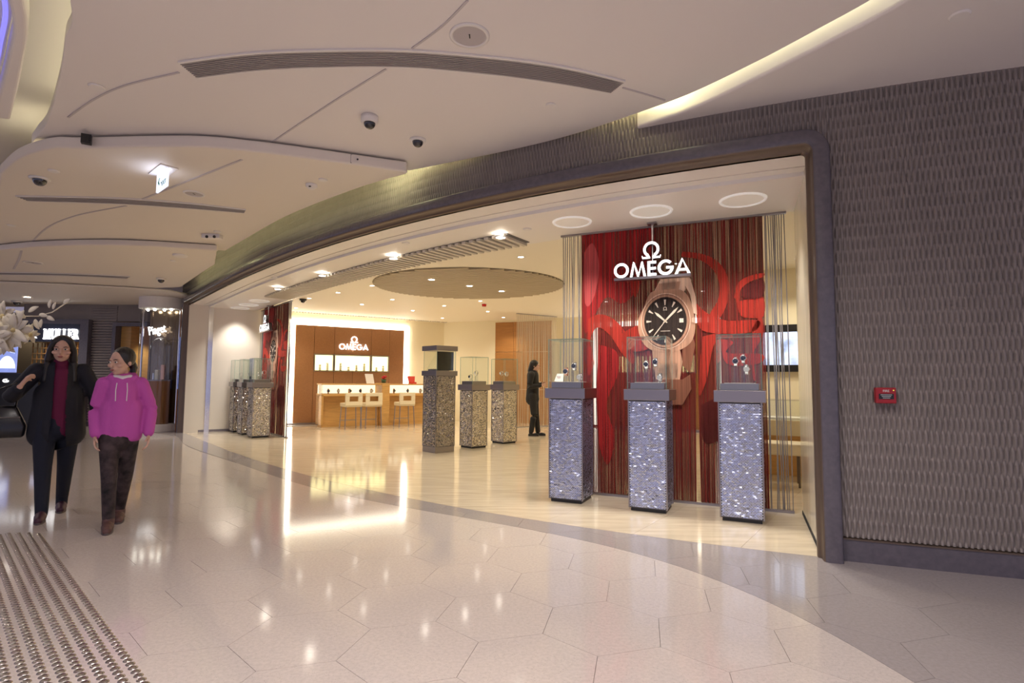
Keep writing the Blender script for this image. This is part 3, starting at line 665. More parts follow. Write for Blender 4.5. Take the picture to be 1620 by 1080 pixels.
PRN = dict(base=sheet_mat('print_maroon', (.20, .020, .018), .78, 130, .6), bright=sheet_mat('print_red', (.42, .022, .024), .80, 130, .55), rib=sheet_mat('print_ribbon', (.47, .040, .026), .82, 150, .45), ribd=sheet_mat('print_ribbon_dark', (.13, .016, .015), .82, 150, .4), glare=sheet_mat('painted_glare', (.62, .10, .10), .8, 130, .4),
 gold=sheet_mat('print_rose_gold', (.60, .33, .22), .96, 170, .22), goldl=sheet_mat('print_gold_light', (.84, .57, .42), .96, 170, .15), goldd=sheet_mat('print_gold_dark', (.26, .10, .06), .98, 170, .2),
 dial=sheet_mat('print_dial', (.040, .026, .022), .97, 170, .3), mark=mat('print_marker', (.80, .68, .56), .6), silver=sheet_mat('print_silver', (.60, .55, .55), .97, 170, .2))
def curtain(name, label):
    t = thing(name, (B0.x, B0.y, 0), label, 'curtain', math.atan2(BD.y, BD.x), 'red string curtains at the shopfront')
    MB().b2(0, BLEN, -.02, .02, 2.945, 2.965).build('top_rail', M['steel'], t); MB().b2(0, BLEN, -.02, .02, .0, .025).build('bottom_rail', M['steel'], t)
    xa, xb = .25, 2.165; xg = bl(1103, 620)[0]
    # two halves of the printed thread sheet, parting below the watch
    def half(L):
        flat(MB(), L, 0).build('printed_sheet', PRN['base'], t)
    half([(xa, .025), (xg-.022, .025), (xg-.016, .9), (xg-.006, 1.95), (xg, 2.1), (xg, 2.945), (xa, 2.945)])
    half([(xg+.022, .025), (xb, .025), (xb, 2.945), (xg, 2.945), (xg, 2.1), (xg+.006, 1.95), (xg+.012, .9)])
    Y = -.003
    def pr(nm, px, m, y, sm=True): flat(MB(), pxpoly(px, sm), y).build(nm, PRN[m], t)
    pr('print_and_glare', [(922, 366), (1020, 352), (1035, 400), (1010, 455), (985, 480), (960, 470), (940, 500), (924, 520)], 'bright', Y)
    pr('print_and_glare', [(924, 400), (938, 385), (948, 420), (940, 470), (926, 480)], 'glare', Y-.002)  # pinkish glare on the curtain, painted as a lighter patch
    pr('printed_ribbon', [(1003, 412), (1012, 445), (1006, 470), (998, 450)], 'rib', Y-.002)
    pr('printed_ribbon', [(930, 505), (950, 497), (975, 508), (998, 540), (1003, 575), (985, 560), (965, 530), (945, 518), (934, 540), (940, 575), (930, 590)], 'rib', Y-.002)
    pr('printed_ribbon', [(948, 545), (975, 556), (978, 590), (960, 640), (972, 690), (962, 735), (948, 700), (944, 620)], 'bright', Y-.002)
    pr('printed_ribbon', [(980, 530), (1008, 515), (1026, 520), (1030, 548), (1005, 556), (990, 548)], 'rib', Y-.004)
    pr('printed_ribbon', [(1080, 398), (1112, 402), (1138, 416), (1153, 445), (1150, 480), (1136, 506), (1122, 500), (1136, 474), (1138, 448), (1126, 424), (1104, 410), (1080, 406)], 'rib', Y-.002)
    pr('printed_ribbon', [(1100, 478), (1120, 496), (1150, 507), (1200, 507), (1192, 524), (1150, 528), (1108, 520)], 'rib', Y-.004)
    pr('printed_ribbon', [(1165, 478), (1180, 474), (1207, 470), (1208, 500), (1188, 503), (1172, 499)], 'rib', Y-.002)
    pr('printed_ribbon', [(1162, 470), (1166, 450), (1182, 438), (1207, 432), (1207, 438), (1186, 446), (1172, 458), (1170, 474), (1167, 482)], 'rib', Y-.004)
    pr('printed_ribbon', [(1172, 468), (1178, 452), (1207, 442), (1207, 468), (1185, 473)], 'ribd', Y-.006)
    pr('printed_ribbon', [(1112, 532), (1140, 528), (1128, 550), (1118, 600), (1106, 625), (1108, 570)], 'rib', Y-.006)
    pr('printed_ribbon', [(1140, 536), (1160, 541), (1150, 558), (1205, 560), (1200, 575), (1150, 575)], 'rib', Y-.002)
    pr('printed_ribbon', [(1190, 520), (1204, 500), (1207, 530), (1192, 560), (1196, 600), (1190, 590)], 'rib', Y-.004)
    pr('printed_ribbon', [(1110, 640), (1150, 625), (1200, 640), (1205, 700), (1160, 690), (1115, 700)], 'ribd', Y-.002)
    # the watch: bracelet, case, bezel, dial
    pr('watch_bracelet', [(1046, 440), (1086, 436), (1094, 443), (1082, 462), (1072, 458), (1034, 464)], 'goldl', Y-.008, False)
    for px, m in (([(1042, 449), (1077, 445), (1074, 458), (1036, 463)], 'gold'), ([(1048, 447), (1071, 445), (1068, 457), (1046, 459)], 'goldl'), ([(1086, 436), (1092, 440), (1101, 470), (1103, 498), (1097, 495), (1092, 466), (1082, 448)], 'goldl'), ([(1084, 452), (1090, 462), (1096, 492), (1090, 480)], 'goldd'),
                  ([(1032, 553), (1076, 552), (1080, 572), (1076, 600), (1038, 600), (1034, 575)], 'gold'), ([(1080, 548), (1096, 530), (1100, 545), (1092, 590), (1080, 578)], 'goldd'), ([(1036, 600), (1080, 600), (1092, 592), (1094, 615), (1080, 640), (1040, 640)], 'goldd'), ([(1042, 575), (1072, 575), (1072, 598), (1044, 598)], 'goldl')):
        pr('watch_link', px, m, Y-.010, False)
    for px in ([(1020, 485), (1030, 463), (1056, 458), (1080, 460), (1094, 480), (1100, 520), (1090, 545), (1062, 557), (1030, 553), (1014, 535), (1010, 508)],):
        pr('watch_case', px, 'gold', Y-.012)
    cx, cz = bl(1053, 508); R0 = .305
    def disc(nm, r, m, y, sx=.86): flat(MB(), [(cx+r*sx*math.cos(a), cz+r*1.0*math.sin(a)) for a in np.linspace(0, 2*PI, 49)[:-1]], y).build(nm, m, t)
    disc('watch_bezel', R0, PRN['goldl'], Y-.015); disc('watch_bezel', R0*.955, PRN['goldd'], Y-.017); disc('watch_bezel', R0*.93, PRN['gold'], Y-.019); disc('watch_dial', R0*.85, PRN['dial'], Y-.021)
    for k in range(12):
        a = math.radians(90-30*k); u = Vector((math.cos(a)*.86, math.sin(a))); n = Vector((-math.sin(a)*.86, math.cos(a))); r0, r1 = R0*.56, R0*.76; b = Vector((cx, cz))
        if k == 3:
            q = [b+u*R0*.56+n*.022, b+u*R0*.72+n*.022, b+u*R0*.72-n*.022, b+u*R0*.56-n*.022]
        else: q = [b+u*r0+n*.004, b+u*r1+n*.013, b+u*r1-n*.013, b+u*r0-n*.004]
        flat(MB(), [tuple(p) for p in q], Y-.023).build('hour_marker', PRN['mark'], t)
    for ang, ln, wd in ((142, .55, .013), (42, .72, .013), (228, .80, .005)):
        a = math.radians(ang); u = Vector((math.cos(a)*.86, math.sin(a))); n = Vector((-math.sin(a), math.cos(a))); b = Vector((cx, cz))
        flat(MB(), [tuple(b-u*.03+n*wd*.5), tuple(b+u*R0*ln*.7+n*wd), tuple(b+u*R0*ln), tuple(b+u*R0*ln*.7-n*wd), tuple(b-u*.03-n*wd*.5)], Y-.025).build('watch_hand', PRN['mark'], t)
    g = MB()
    for p in GLY['W'][1]: flat(g, [(cx-.02+x*.036, cz+.115+y*.036) for x, y in p], Y-.023)
    g.build('printed_emblem', PRN['mark'], t)
    flat(MB(), [(cx-.05, cz-.11), (cx+.05, cz-.11), (cx+.05, cz-.105), (cx-.05, cz-.105)], Y-.023).build('printed_line', PRN['mark'], t)
    flat(MB(), [(cx+R0*.9, cz-.02), (cx+R0*.98, cz-.03), (cx+R0*.98, cz+.03), (cx+R0*.9, cz+.02)], Y-.023).build('watch_crown', PRN['goldl'], t)
    # loose strands at both ends, each its own
    r = random.Random(3)
    for x0, x1, n in ((.02, .25, 10), (2.17, BLEN-.02, 11)):
        for k in range(n):
            xt = x0+(x1-x0)*(k+.5)/n+r.uniform(-.008, .008); xbm = min(max(xt+r.uniform(-.05, .05), .01), BLEN-.01); y = r.uniform(-.012, .012)
            MB().tube([(xt, y, 2.95), ((xt*2+xbm)/3+r.uniform(-.006, .006), y, 2.0), (xbm, y, .02)], .0048, 5).build('strand', M['strand'], t)
    s = MB()
    for k in range(95):
        xt = xa+(xb-xa)*r.random(); x2 = min(max(xt+r.uniform(-.03, .03), xa), xb)
        if abs(xt-xg) < .04 or abs(x2-xg) < .04: continue
        s.tube([(xt, .012, 2.94), ((xt+x2)/2+r.uniform(-.01, .01), .016, 1.5), (x2, .012, .03)], .0035, 4)
    s.build('hanging_threads', mat('maroon_thread', (.07, .012, .014), .6), t, kind='stuff'); return t
cur = curtain('string_curtain', 'large red string curtain printed with a rose gold watch, behind the three near pedestals')
LBR = Vector((-4.80, 11.92)); LBD = Vector((.629, -.777)); LB0 = LBR-LBD*2.36
copy_tree(cur, (LB0.x, LB0.y, 0), A51, 'small far red string curtain printed with a watch, seen edge on at the shop left')

# hanging lit signs
def hang_sign(loc, rz, label):
    t = thing('hanging_sign', loc, label, 'sign', rz, 'hanging lit signs')
    h = omega_letters(t, .80, .07, 2.375)
    MB().b2(-.40, .40, -.045, .045, 2.345, 2.372).build('carrier_plate', M['steel'], t)
    MB().tube([(0, .045, 2.36), (0, .045, 2.965)], .011, 10).build('rod', M['chrome'], t); MB().b2(-.05, .05, .0, .09, 2.945, 2.964).build('ceiling_bracket', M['steel'], t)
    return t
def curt_local(o, rz, x, y): v = Matrix.Rotation(rz, 3, 'Z')@Vector((x, y, 0)); return (o[0]+v.x, o[1]+v.y, 0)
rzb = math.atan2(BD.y, BD.x)
hang_sign(curt_local(B0, rzb, 1.085, -.17), rzb, 'glowing white hanging OMEGA sign in front of the large red curtain')
hang_sign(curt_local(LB0, A51, 1.085, -.17), A51, 'glowing white hanging OMEGA sign before the far left curtain')

# warm string screen at the back of the shop
sc0, sc1 = Vector((.12, 15.05)), Vector((1.28, 15.75)); L = (sc1-sc0).length
t = thing('string_screen', (*sc0, 0), 'warm bronze string screen hanging behind the person in black', 'curtain', math.atan2((sc1-sc0).y, (sc1-sc0).x))
MB().b2(0, L, -.015, .015, 3.09, 3.11).build('top_rail', M['steel'], t); MB().b2(0, L, -.015, .015, 0, .02).build('bottom_rail', M['steel'], t)
r = random.Random(5)
for k in range(46):
    x = L*(k+.5)/46; MB().tube([(x, 0, 3.10), (x+r.uniform(-.02, .02), r.uniform(-.01, .01), 1.6), (min(max(x+r.uniform(-.03, .03), .01), L-.01), 0, .01)], .0058, 4).build('strand', M['strandw'], t)

# ================================================================== FEATURE WALLS WITH LIT FRAME AND NICHES
def feature(loc, rz, label):
    t = thing('feature_wall', loc, label, 'wall panel', rz, 'lit brown feature walls')
    # light frame: left, right, top
    f = MB(); f.b2(0, .15, -.07, -.005, 0, 2.92).b2(3.34, 3.49, -.07, -.005, 0, 2.92).b2(.15, 3.34, -.07, -.005, 2.79, 2.92); f.build('light_frame', M['lit'], t)
    cols = [.155, .67, 1.23, 2.31, 2.87, 3.335]
    for i in range(5):
        a, b = cols[i]+.004, cols[i+1]-.004
        if i in (0, 4): MB().b2(a, b, -.06, -.005, .05, 2.785).build('leather_panel', M['leather'], t)
        else:
            MB().b2(a, b, -.06, -.005, 1.985, 2.785).build('leather_panel', M['leather'], t)
            if i == 2:
                m_ = (a+b)/2; MB().b2(a, m_-.004, -.06, -.005, .05, 1.485).build('leather_panel', M['leather'], t); MB().b2(m_+.004, b, -.06, -.005, .05, 1.485).build('leather_panel', M['leather'], t)
            else: MB().b2(a, b, -.06, -.005, .05, 1.485).build('leather_panel', M['leather'], t)
            n = MB(); z0, z1 = 1.49, 1.98; e = .028
            n.b2(a, b, -.075, -.01, z0, z0+e).b2(a, b, -.075, -.01, z1-e, z1).b2(a, a+e, -.075, -.01, z0+e, z1-e).b2(b-e, b, -.075, -.01, z0+e, z1-e)
            nn = n.build('niche_frame', M['steel'], t); MB().b2(a+e, b-e, -.016, -.008, z0+e, z1-e).build('lit_back', M['litc'], nn)
            MB().b2(a+e, b-e, -.07, -.066, z0+e, z1-e).build('niche_glass', M['gl'], nn)
            for k in range(2 if i != 2 else 4):
                x = a+e+(b-a-2*e)*(k+.7)/(2.4 if i != 2 else 4.4); h = .05+.05*((k*7+i) % 3)
                MB().b2(x-.03, x+.03, -.055, -.02, z0+e, z0+e+h).ball((x, -.04, z0+e+h+.035), .035, 10, 6).build('displayed_watch', mat('pale_display', (.9, .86, .74), .4), nn)
    MB().b2(.0, 3.49, -.075, -.07, 0, .045).build('skirting', M['steel'], t)
    return t
FD = math.atan2(.525, .851); FW = (-6.20, 15.30, 0)
fw1 = feature(FW, FD, 'brown leather feature wall with a glowing white frame behind the shop counter')
copy_tree(fw1, (2.33, 15.74, 0), math.atan2(-.531, .847), 'brown feature wall with glowing frame seen through the large red curtain')
def wall_sign(o, rz, x, label):
    v = Matrix.Rotation(rz, 3, 'Z')@Vector((x, -.085, 0)); t = thing('wall_sign', (o[0]+v.x, o[1]+v.y, 0), label, 'sign', rz, 'glowing wall signs')
    omega_letters(t, .86, .03, 2.13, side=M['litw']); return t
wall_sign(FW, FD, 1.79, 'glowing white OMEGA lettering on the brown wall behind the counter')
wall_sign((2.33, 15.74), math.atan2(-.531, .847), 1.3, 'glowing white OMEGA lettering on the wall behind the large red curtain')

# ================================================================== SALES COUNTERS, CHAIRS, SMALL THINGS
CO = Vector((-4.95, 14.44)); cdx = Vector((.851, .525)); cdy = Vector((-.525, .851))
def cpos(x, y, z=0.): p = CO+cdx*x+cdy*y; return (p.x, p.y, z)
def counter(x0, x1, label, leftend=True):
    t = thing('sales_counter', cpos(x0, 0), label, 'counter', FD, 'light oak sales counters'); Lc = x1-x0
    MB().b2(.06, Lc, .22, .62, 0, .06).build('toe_kick', M['wood'], t); bevel(MB().b2(0, Lc, .25, .62, .06, .86).build('cabinet', M['wood'], t), .004)
    if leftend: bevel(MB().b2(0, .05, .0, .62, .06, .86).build('end_panel', M['wood'], t), .004)
    bevel(MB().b2(0, Lc, .0, .62, .82, .875).build('shelf_board', M['wood'], t), .004)
    bevel(MB().b2(0, Lc, .02, .62, 1.115, 1.15).build('worktop', M['wood'], t), .004)
    MB().b2(.03, Lc-.02, .50, .60, .875, 1.115).build('lit_back', mat('counter_lining', (.9, .85, .7), .5, emit=(1, .9, .66), estr=.7), t)
    if leftend: MB().b2(.0, .03, .02, .62, .875, 1.115).build('end_pane', M['gl'], t)
    pane_mb((Lc/2, .028, .995), (Lc-.04, .008, .236)).build('front_pane', [M['gl'], M['gledge']], t)
    MB().b2(.08, Lc-.06, .10, .46, .876, .884).build('display_tray', mat('peach_suede', (.78, .48, .27), .8), t)
    return t
counter(0, 1.60, 'light oak sales counter with a lit glass display, left of the oak pillar'); counter(1.84, 3.6, 'light oak sales counter with a lit glass display, right of the oak pillar', False)
bevel(MB().b2(0, .22, -.02, .62, 0, 1.17).build('oak_pillar', M['wood'], None, loc=cpos(1.61, 0), rz=FD, label='square oak pillar standing between the two sales counters', cat='pillar'), .004)
for i, x in enumerate((.22, .50, .78, 1.10, 1.38, 2.05, 2.45, 2.85)):
    put_watch(i % 3, cpos(x, .22+.05*(i % 2), .8845), FD+random.uniform(-.5, .5), ['watch', 'watch', 'watch'][i % 3]+' number %d from the left inside the glass sales counters' % (i+1), 1.9)
names = ['first', 'second', 'third', 'fourth', 'fifth', 'sixth', 'seventh', 'eighth']
k = 0
for o in list(COL.objects):
    if o.name.startswith('wrist_watch') and 'number' in o.get('label', ''): o['label'] = '%s watch from the left inside the glass sales counters' % names[k]; k += 1
def bar_chair(loc, rz, label):
    t = thing('bar_chair', loc, label, 'chair', rz, 'cream counter chairs')
    bevel(MB().b2(-.22, .22, -.21, .22, .56, .66).build('seat', M['seatm'], t), .015)
    b = MB()      # low back with a square window
    b.b2(-.22, .22, -.235, -.185, .60, .70).b2(-.22, .22, -.235, -.185, .83, .92).b2(-.22, -.115, -.235, -.185, .70, .83).b2(.115, .22, -.235, -.185, .70, .83); bevel(b.build('backrest', M['seatm'], t), .008)
    for sx in (-1, 1):
        for sy in (-1, 1): MB().tube([(sx*.19, sy*.19, .56), (sx*.215, sy*.215, 0)], .014, 8).build('leg', M['steel'], t)
    MB().b2(-.19, .19, .19, .205, .20, .22).build('footrest', M['steel'], t); return t
bar_chair(cpos(.62, -.55), FD+.05, 'cream counter chair with a square opening in the back, left one of the close pair')
bar_chair(cpos(1.16, -.52), FD+.02, 'cream counter chair with a square opening in the back, right one of the close pair')
bar_chair(cpos(2.10, -.45), FD, 'cream counter chair standing alone just left of the tall showcase')
# pot of red flowers, brochure stand, red box on the counter
t = thing('flower_pot', cpos(1.73, .22, 1.1705), 'small green pot of red flowers on the oak pillar', 'flower pot')
MB().lathe([(0, 0), (.06, 0), (.07, .10), (.06, .10), (.055, .09), (0, .09)], 16).build('pot', mat('green_pot', (.06, .11, .05), .4), t, smooth=True)
for k in range(9):
    a = k*2.4; q = .045*math.sqrt(k/9); MB().ball((q*math.cos(a)*1.3, q*math.sin(a)*1.3, .12+.03*(k % 3)), .028, 10, 6).build('blossom', mat('red_petal', (.55, .01, .03), .6), t, smooth=True)
for k in range(6): MB().ball((.06*math.cos(k*1.05), .06*math.sin(k*1.05), .10), .022, 8, 5, sc=(1, 1, .5)).build('leaf', mat('leaf_green', (.04, .16, .03), .5), t)
MB().add([(-.10, -.04, 0), (.12, -.04, 0), (.10, .06, .27), (-.13, .06, .27), (-.10, -.03, 0), (.12, -.03, 0), (.10, .07, .27), (-.13, .07, .27)], [(0, 1, 2, 3), (4, 7, 6, 5), (0, 4, 5, 1), (2, 6, 7, 3), (0, 3, 7, 4), (1, 5, 6, 2)]).build('brochure_stand', mat('white_acrylic'), None, loc=cpos(1.36, .30, 1.151), rz=FD, label='white slanted brochure stand on the counter left of the flowers', cat='brochure stand')
t = thing('gift_box', cpos(2.62, .30, 1.151), 'open red presentation box on the right sales counter', 'box', FD); MB().b2(-.09, .09, -.08, .08, 0, .05).build('box_base', M['redbox'], t)
MB().add([(-.09, .07, .05), (.09, .07, .05), (.12, .13, .22), (-.12, .13, .22), (-.09, .08, .05), (.09, .08, .05), (.12, .14, .22), (-.12, .14, .22)], [(0, 1, 2, 3), (4, 7, 6, 5), (0, 4, 5, 1), (2, 6, 7, 3), (0, 3, 7, 4), (1, 5, 6, 2)]).build('lid', M['redbox'], t)
# things seen through the strands at the right
TVA, TVB = (3.55, 9.35), (7.6, 7.45); tvd = (Vector(TVB)-Vector(TVA)).normalized(); p0 = at_plane(1206, 515, TVA, TVB); p1 = at_plane(1206, 588, TVA, TVB); tvn = Vector((tvd.y, -tvd.x))
t = thing('wall_screen', (p0.x+tvn.x*.06, p0.y+tvn.y*.06, 0), 'black wall screen showing a blue white picture, seen right of the red curtain', 'screen', math.atan2(tvd.y, tvd.x))
MB().b2(0, 1.5, 0, .05, p1.z, p0.z).build('housing', M['black'], t); MB().b2(.0, 1.46, -.004, 0, p1.z+.11, p0.z-.12).build('picture', mat('screen_picture', (.5, .6, .8), .4, emit=(.50, .62, .95), estr=.5, noise=(5, .9)), t)
c = Vector((3.72, 7.62)); t = thing('display_table', (c.x, c.y, 0), 'beige display table with a glass top seen through the strands by the right jamb', 'table', math.radians(-25))
MB().b2(-.55, .7, -.3, .3, .56, .76).build('table_top', M['seatm'], t); glass_b = MB().b2(-.55, .7, -.3, -.292, .76, 1.02).b2(-.55, .7, .292, .3, .76, 1.02).b2(-.55, .7, -.3, .3, 1.02, 1.028); glass_b.build('glass_box', M['gl'], t)
MB().b2(-.5, .65, .0, .25, 0, .56).build('pedestal_base', M['wood'], t); MB().b2(-.3, .5, -.2, .2, .761, .79).build('tray', mat('white_acrylic'), t)
t = thing('low_stool', (3.35, 6.95, 0), 'cream upholstered stool beside the beige display table', 'stool', math.radians(-25)); bevel(MB().b2(-.25, .25, -.22, .22, .38, .52).build('seat', M['seatm'], t), .02)
for sx in (-1, 1):
    for sy in (-1, 1): MB().tube([(sx*.2, sy*.17, .38), (sx*.2, sy*.17, 0)], .014, 8).build('leg', M['brown'], t)

# ================================================================== SHOP CEILING FITTINGS
def downlight_proto():
    t = thing('downlight', (0, 0, 0), 'small round recessed downlight glowing in the cream shop ceiling', 'downlight', group='shop ceiling downlights')
    MB().lathe([(.040, .006), (.040, -.001), (.058, -.005), (.062, .0), (.062, .006)], 20).build('trim_ring', M['white'], t, smooth=True)
    MB().lathe([(0, -.001), (.040, -.001)], 20).build('lens', M['lamp'], t); return t
dlp = downlight_proto(); dl_used = False
def downlight(p, power, label=None, sc=1., group=None, ang=120, col=(1, .89, .70)):
    global dl_used
    if dl_used: o = copy_tree(dlp, p)
    else: o = dlp; o.location = p; dl_used = True
    o.scale = (sc, sc, 1)
    if label: o['label'] = label
    if group: o['group'] = group
    if power: spot('downlight_lamp', (p[0], p[1], p[2]-.03), power, col, ang=ang, r=.05)
    return o
PX = [(731.5, 424.6), (824, 406.6), (588.7, 451.8), (534.7, 462.8), (489, 471.7), (620.8, 473.7), (572.6, 481.4), (702.6, 483.6), (652.9, 491.3), (771.6, 492.6), (796.4, 502), (760, 476), (468, 487), (700, 503)]
for x, y in PX: downlight(at_z(x, y, 3.119), P_SHOP)
for (x, y), nm in zip(((682.7, 442.2), (742.8, 452.2), (793.5, 460.5)), ('leftmost', 'middle', 'rightmost')): downlight(at_z(x, y, 3.085), P_SHOP, '%s of the three downlights in the oval slatted ceiling field' % nm, 1.3, 'lamps in the oval field')
for p in ((2.6, 8.6), (4.3, 8.2), (3.9, 11.2), (2.2, 12.8), (5.0, 7.4)): downlight((p[0], p[1], 3.119), P_SHOP*1.2, 'round downlight in the shop ceiling behind the large red curtain', 1., 'lamps behind the red curtain')
# slatted air grille in the soffit
gs = thing('slat_grille', (0, 0, 0), 'long white slatted grille curving along the shop soffit', 'grille')
s0, s1 = s_of(-.55, 5.62), s_of(-5.75, 10.7)
strip(MB(), s0, s1, .86, 1.34, 2.955, 2.964).build('backing', M['slatgap'], gs)
NS = 58; sm_ = None
for k in range(NS):
    s = s0+(s1-s0)*(k+.5)/NS; a = Vector(S(s, .84)); b = Vector(S(s+.02, 1.36)); d = b-a; c = (a+b)/2
    if sm_ is None: sm_ = MB().box((0, 0, 0), (.52, .055, .03)).mesh('slat', M['slat'])
    link('slat', sm_, gs, loc=(c.x, c.y, 2.938), rz=math.atan2(d.y, d.x))
for (x, y), nm in zip(((439.4, 457.3), (510, 436), (622.4, 409), (791.9, 375.8)), ('first', 'second', 'third', 'fourth')): downlight(at_z(x, y, 2.915), P_SHOP*.9, '%s downlight from the left in the long slatted soffit grille' % nm, 1.3, 'lamps in the soffit grille')
# oval slatted field
ov = thing('oval_slat_field', (-.85, 10.68, 3.119), 'large oval field of beige slats in the shop ceiling', 'ceiling slats', math.radians(-12)); RO = 1.86
MB().lathe([(0, -.006), (RO, -.006), (RO, 0)], 64, sy=.90).build('backing', M['slatgap2'], ov)
NSL = 30
for k in range(NSL):
    y = -RO*.9+(k+.5)*2*RO*.9/NSL; hx = RO*math.sqrt(max(0, 1-(y/(RO*.9))**2))
    if hx > .1: MB().b2(-hx+.01, hx-.01, y-.034, y+.034, -.028, -.006).build('slat', M['slat2'], ov)
# big round recessed lamps over the pedestals
def can(p, label, power):
    t = thing('recessed_lamp', p, label, 'ceiling lamp', group='large round soffit lamps')
    MB().lathe([(.185, 0), (.185, -.012), (.205, -.014), (.212, 0)], 40).build('glowing_rim', mat('rim_glow', (1, 1, 1), .5, emit=(1, .97, .92), estr=.10), t, smooth=True)
    MB().lathe([(0, -.003), (.185, -.003)], 40).build('diffuser', mat('lamp_diffuser', (.8, .76, .7), .5, emit=(1, .93, .82), estr=.06), t)
    spot('recessed_lamp_light', (p[0], p[1], p[2]-.04), power, (1, .94, .85), 100, .7, .16); return t
for (x, y), nm in zip(((905, 351), (1030, 334), (1175, 316)), ('above the leftmost near pedestal', 'above the middle near pedestal', 'nearest the right jamb')): can(at_z(x, y, 2.964), 'large round recessed lamp in the white soffit, '+nm, P_CAN)
for P, nm in zip(PL, ('by the cream wall', 'in the middle', 'nearest the curtain')): can((P[0]-.06, P[1]-.08, 2.964), 'large round recessed lamp over the far left pedestals, '+nm, P_CAN*.9)
# cameras, detectors, sprinklers
def dome_cam(p, label, r=.06, body=None, drop=.03):
    t = thing('dome_camera', p, label, 'camera', group='dome cameras')
    MB().lathe([(0, 0), (r*1.25, 0), (r*1.22, -drop), (r*1.0, -drop-.006), (0, -drop-.006)], 24).build('mount', body or M['white'], t, smooth=True)
    MB().lathe([(r*.85*math.cos(a), -drop-.006-r*.85*math.sin(a)) for a in np.linspace(0, PI/2, 8)], 20).build('dome', mat('smoked_dome', (.015, .015, .02), .08, coat=1.), t, smooth=True)
    return t
def disc(p, label, r, name, cat, m=None, group=None, h=.012):
    t = thing(name, p, label, cat, group=group)
    MB().lathe([(0, -h), (r*.86, -h), (r, -h*.4), (r, 0)], 32).build('cover_plate', m or M['white'], t, smooth=False); return t
def speaker(p, label, r=.13):
    t = thing('ceiling_speaker', p, label, 'speaker', group='round ceiling speakers')
    MB().lathe([(r*.82, -.004), (r*.84, -.012), (r, -.008), (r, 0)], 36).build('rim', M['white'], t, smooth=True); MB().lathe([(0, -.005), (r*.83, -.005)], 36).build('mesh_cover', mat('speaker_mesh', (.55, .50, .50), .7, bump=(500, .4)), t)
    MB().b2(-.004, .004, -.02, .02, -.008, -.005).build('logo_bar', M['black'], t); return t
dome_cam(at_z(585, 184, 3.479), 'white bodied dome camera, nearest one on the mall ceiling', .058, drop=.055); dome_cam(at_z(661, 221, 3.479), 'flush dome camera on the mall ceiling above the portal', .06, drop=.014)
dome_cam(at_z(63, 282, 3.349), 'flush dome camera at the far left ceiling edge', .075, drop=.012); dome_cam(at_z(255, 440, 3.249), 'small dome camera near the left end of the portal', .07)
dome_cam(at_z(479.5, 473, 3.119), 'black dome camera inside the shop above the feature wall', .065, M['black']); dome_cam(at_z(27, 476, 3.199), 'small dark dome camera far away on the left ceiling', .09)
speaker(at_z(743, 56, 3.479), 'large round speaker grille on the near mall ceiling'); speaker(at_z(307, 306, 3.349), 'round speaker grille beside the hanging exit sign', .11); speaker(at_z(52, 415, 3.249), 'flat round speaker grille on the far left ceiling panel', .14)
disc(at_z(871, 166, 3.479), 'small round cover plate near the portal on the mall ceiling', .042, 'sprinkler_cover', 'sprinkler'); disc(at_z(153, 137, 3.479), 'small round cover plate at the left of the near ceiling panel', .055, 'sprinkler_cover', 'sprinkler')
disc(at_z(1518, 24, 3.419), 'round cover plate on the dim ceiling at upper right', .055, 'sprinkler_cover', 'sprinkler'); disc(at_z(85, 270, 3.349), 'small round cover plate just above the far left dome camera', .05, 'sprinkler_cover', 'sprinkler')
disc(at_z(18, 356, 3.349), 'small flat cover plate at the far left of the second ceiling panel', .05, 'sprinkler_cover', 'sprinkler'); disc(at_z(511, 284, 3.349), 'small cover plate next to the white smoke detector', .045, 'sprinkler_cover', 'sprinkler')
disc(at_z(344, 366, 3.349), 'small cover plate beside the twin emergency lamp', .05, 'sprinkler_cover', 'sprinkler'); disc(at_z(285, 403, 3.249), 'larger round white fitting near the portal on the third ceiling panel', .11, 'smoke_detector', 'detector', h=.03)
disc(at_z(274, 412, 3.249), 'tiny cover plate beneath the larger round white fitting', .045, 'sprinkler_cover', 'sprinkler')
t = thing('smoke_detector', at_z(493, 292, 3.349), 'white smoke detector below the black box on the ceiling edge', 'detector'); MB().lathe([(0, -.05), (.03, -.05), (.05, -.03), (.06, -.022), (.06, 0)], 24).build('housing', M['white'], t, smooth=True); MB().b2(-.012, .012, -.052, -.045, -.042, -.03).build('sensor', M['black'], t)
t = thing('emergency_lamp', at_z(336, 371, 3.349), 'white twin emergency lamp on the ceiling close to the portal', 'lamp'); MB().b2(-.13, .13, -.05, .05, -.06, 0).build('housing', M['white'], t)
for x in (-.05, .06): MB().ball((x, -.055, -.045), .022, 10, 6).build('lamp_head', M['black'], t)
for px, nm in (((143, 224), 'black wall box spotlight at the left end of the ceiling step'), ((562, 256), 'black box spotlight at the right end of the ceiling step')):
    p = at_z(px[0], px[1]+6, 3.37); t = thing('box_spotlight', (p.x, p.y-.05, 3.36), nm, 'spotlight', group='black box spotlights'); MB().box((0, 0, .045), (.075, .05, .085), .5).build('housing', M['black'], t); MB().box((.03, .0, .045), (.012, .07, .012), .5).build('bracket', M['black'], t)
for x, y, nm in ((834, 362, 'small sprinkler plate on the soffit left of the recessed lamps'), (642, 384, 'small sprinkler plate on the soffit above the slatted grille'), (434, 439, 'small sprinkler plate at the left end of the soffit')): disc(at_z(x, y, 2.964), nm, .05, 'sprinkler_cover', 'sprinkler')
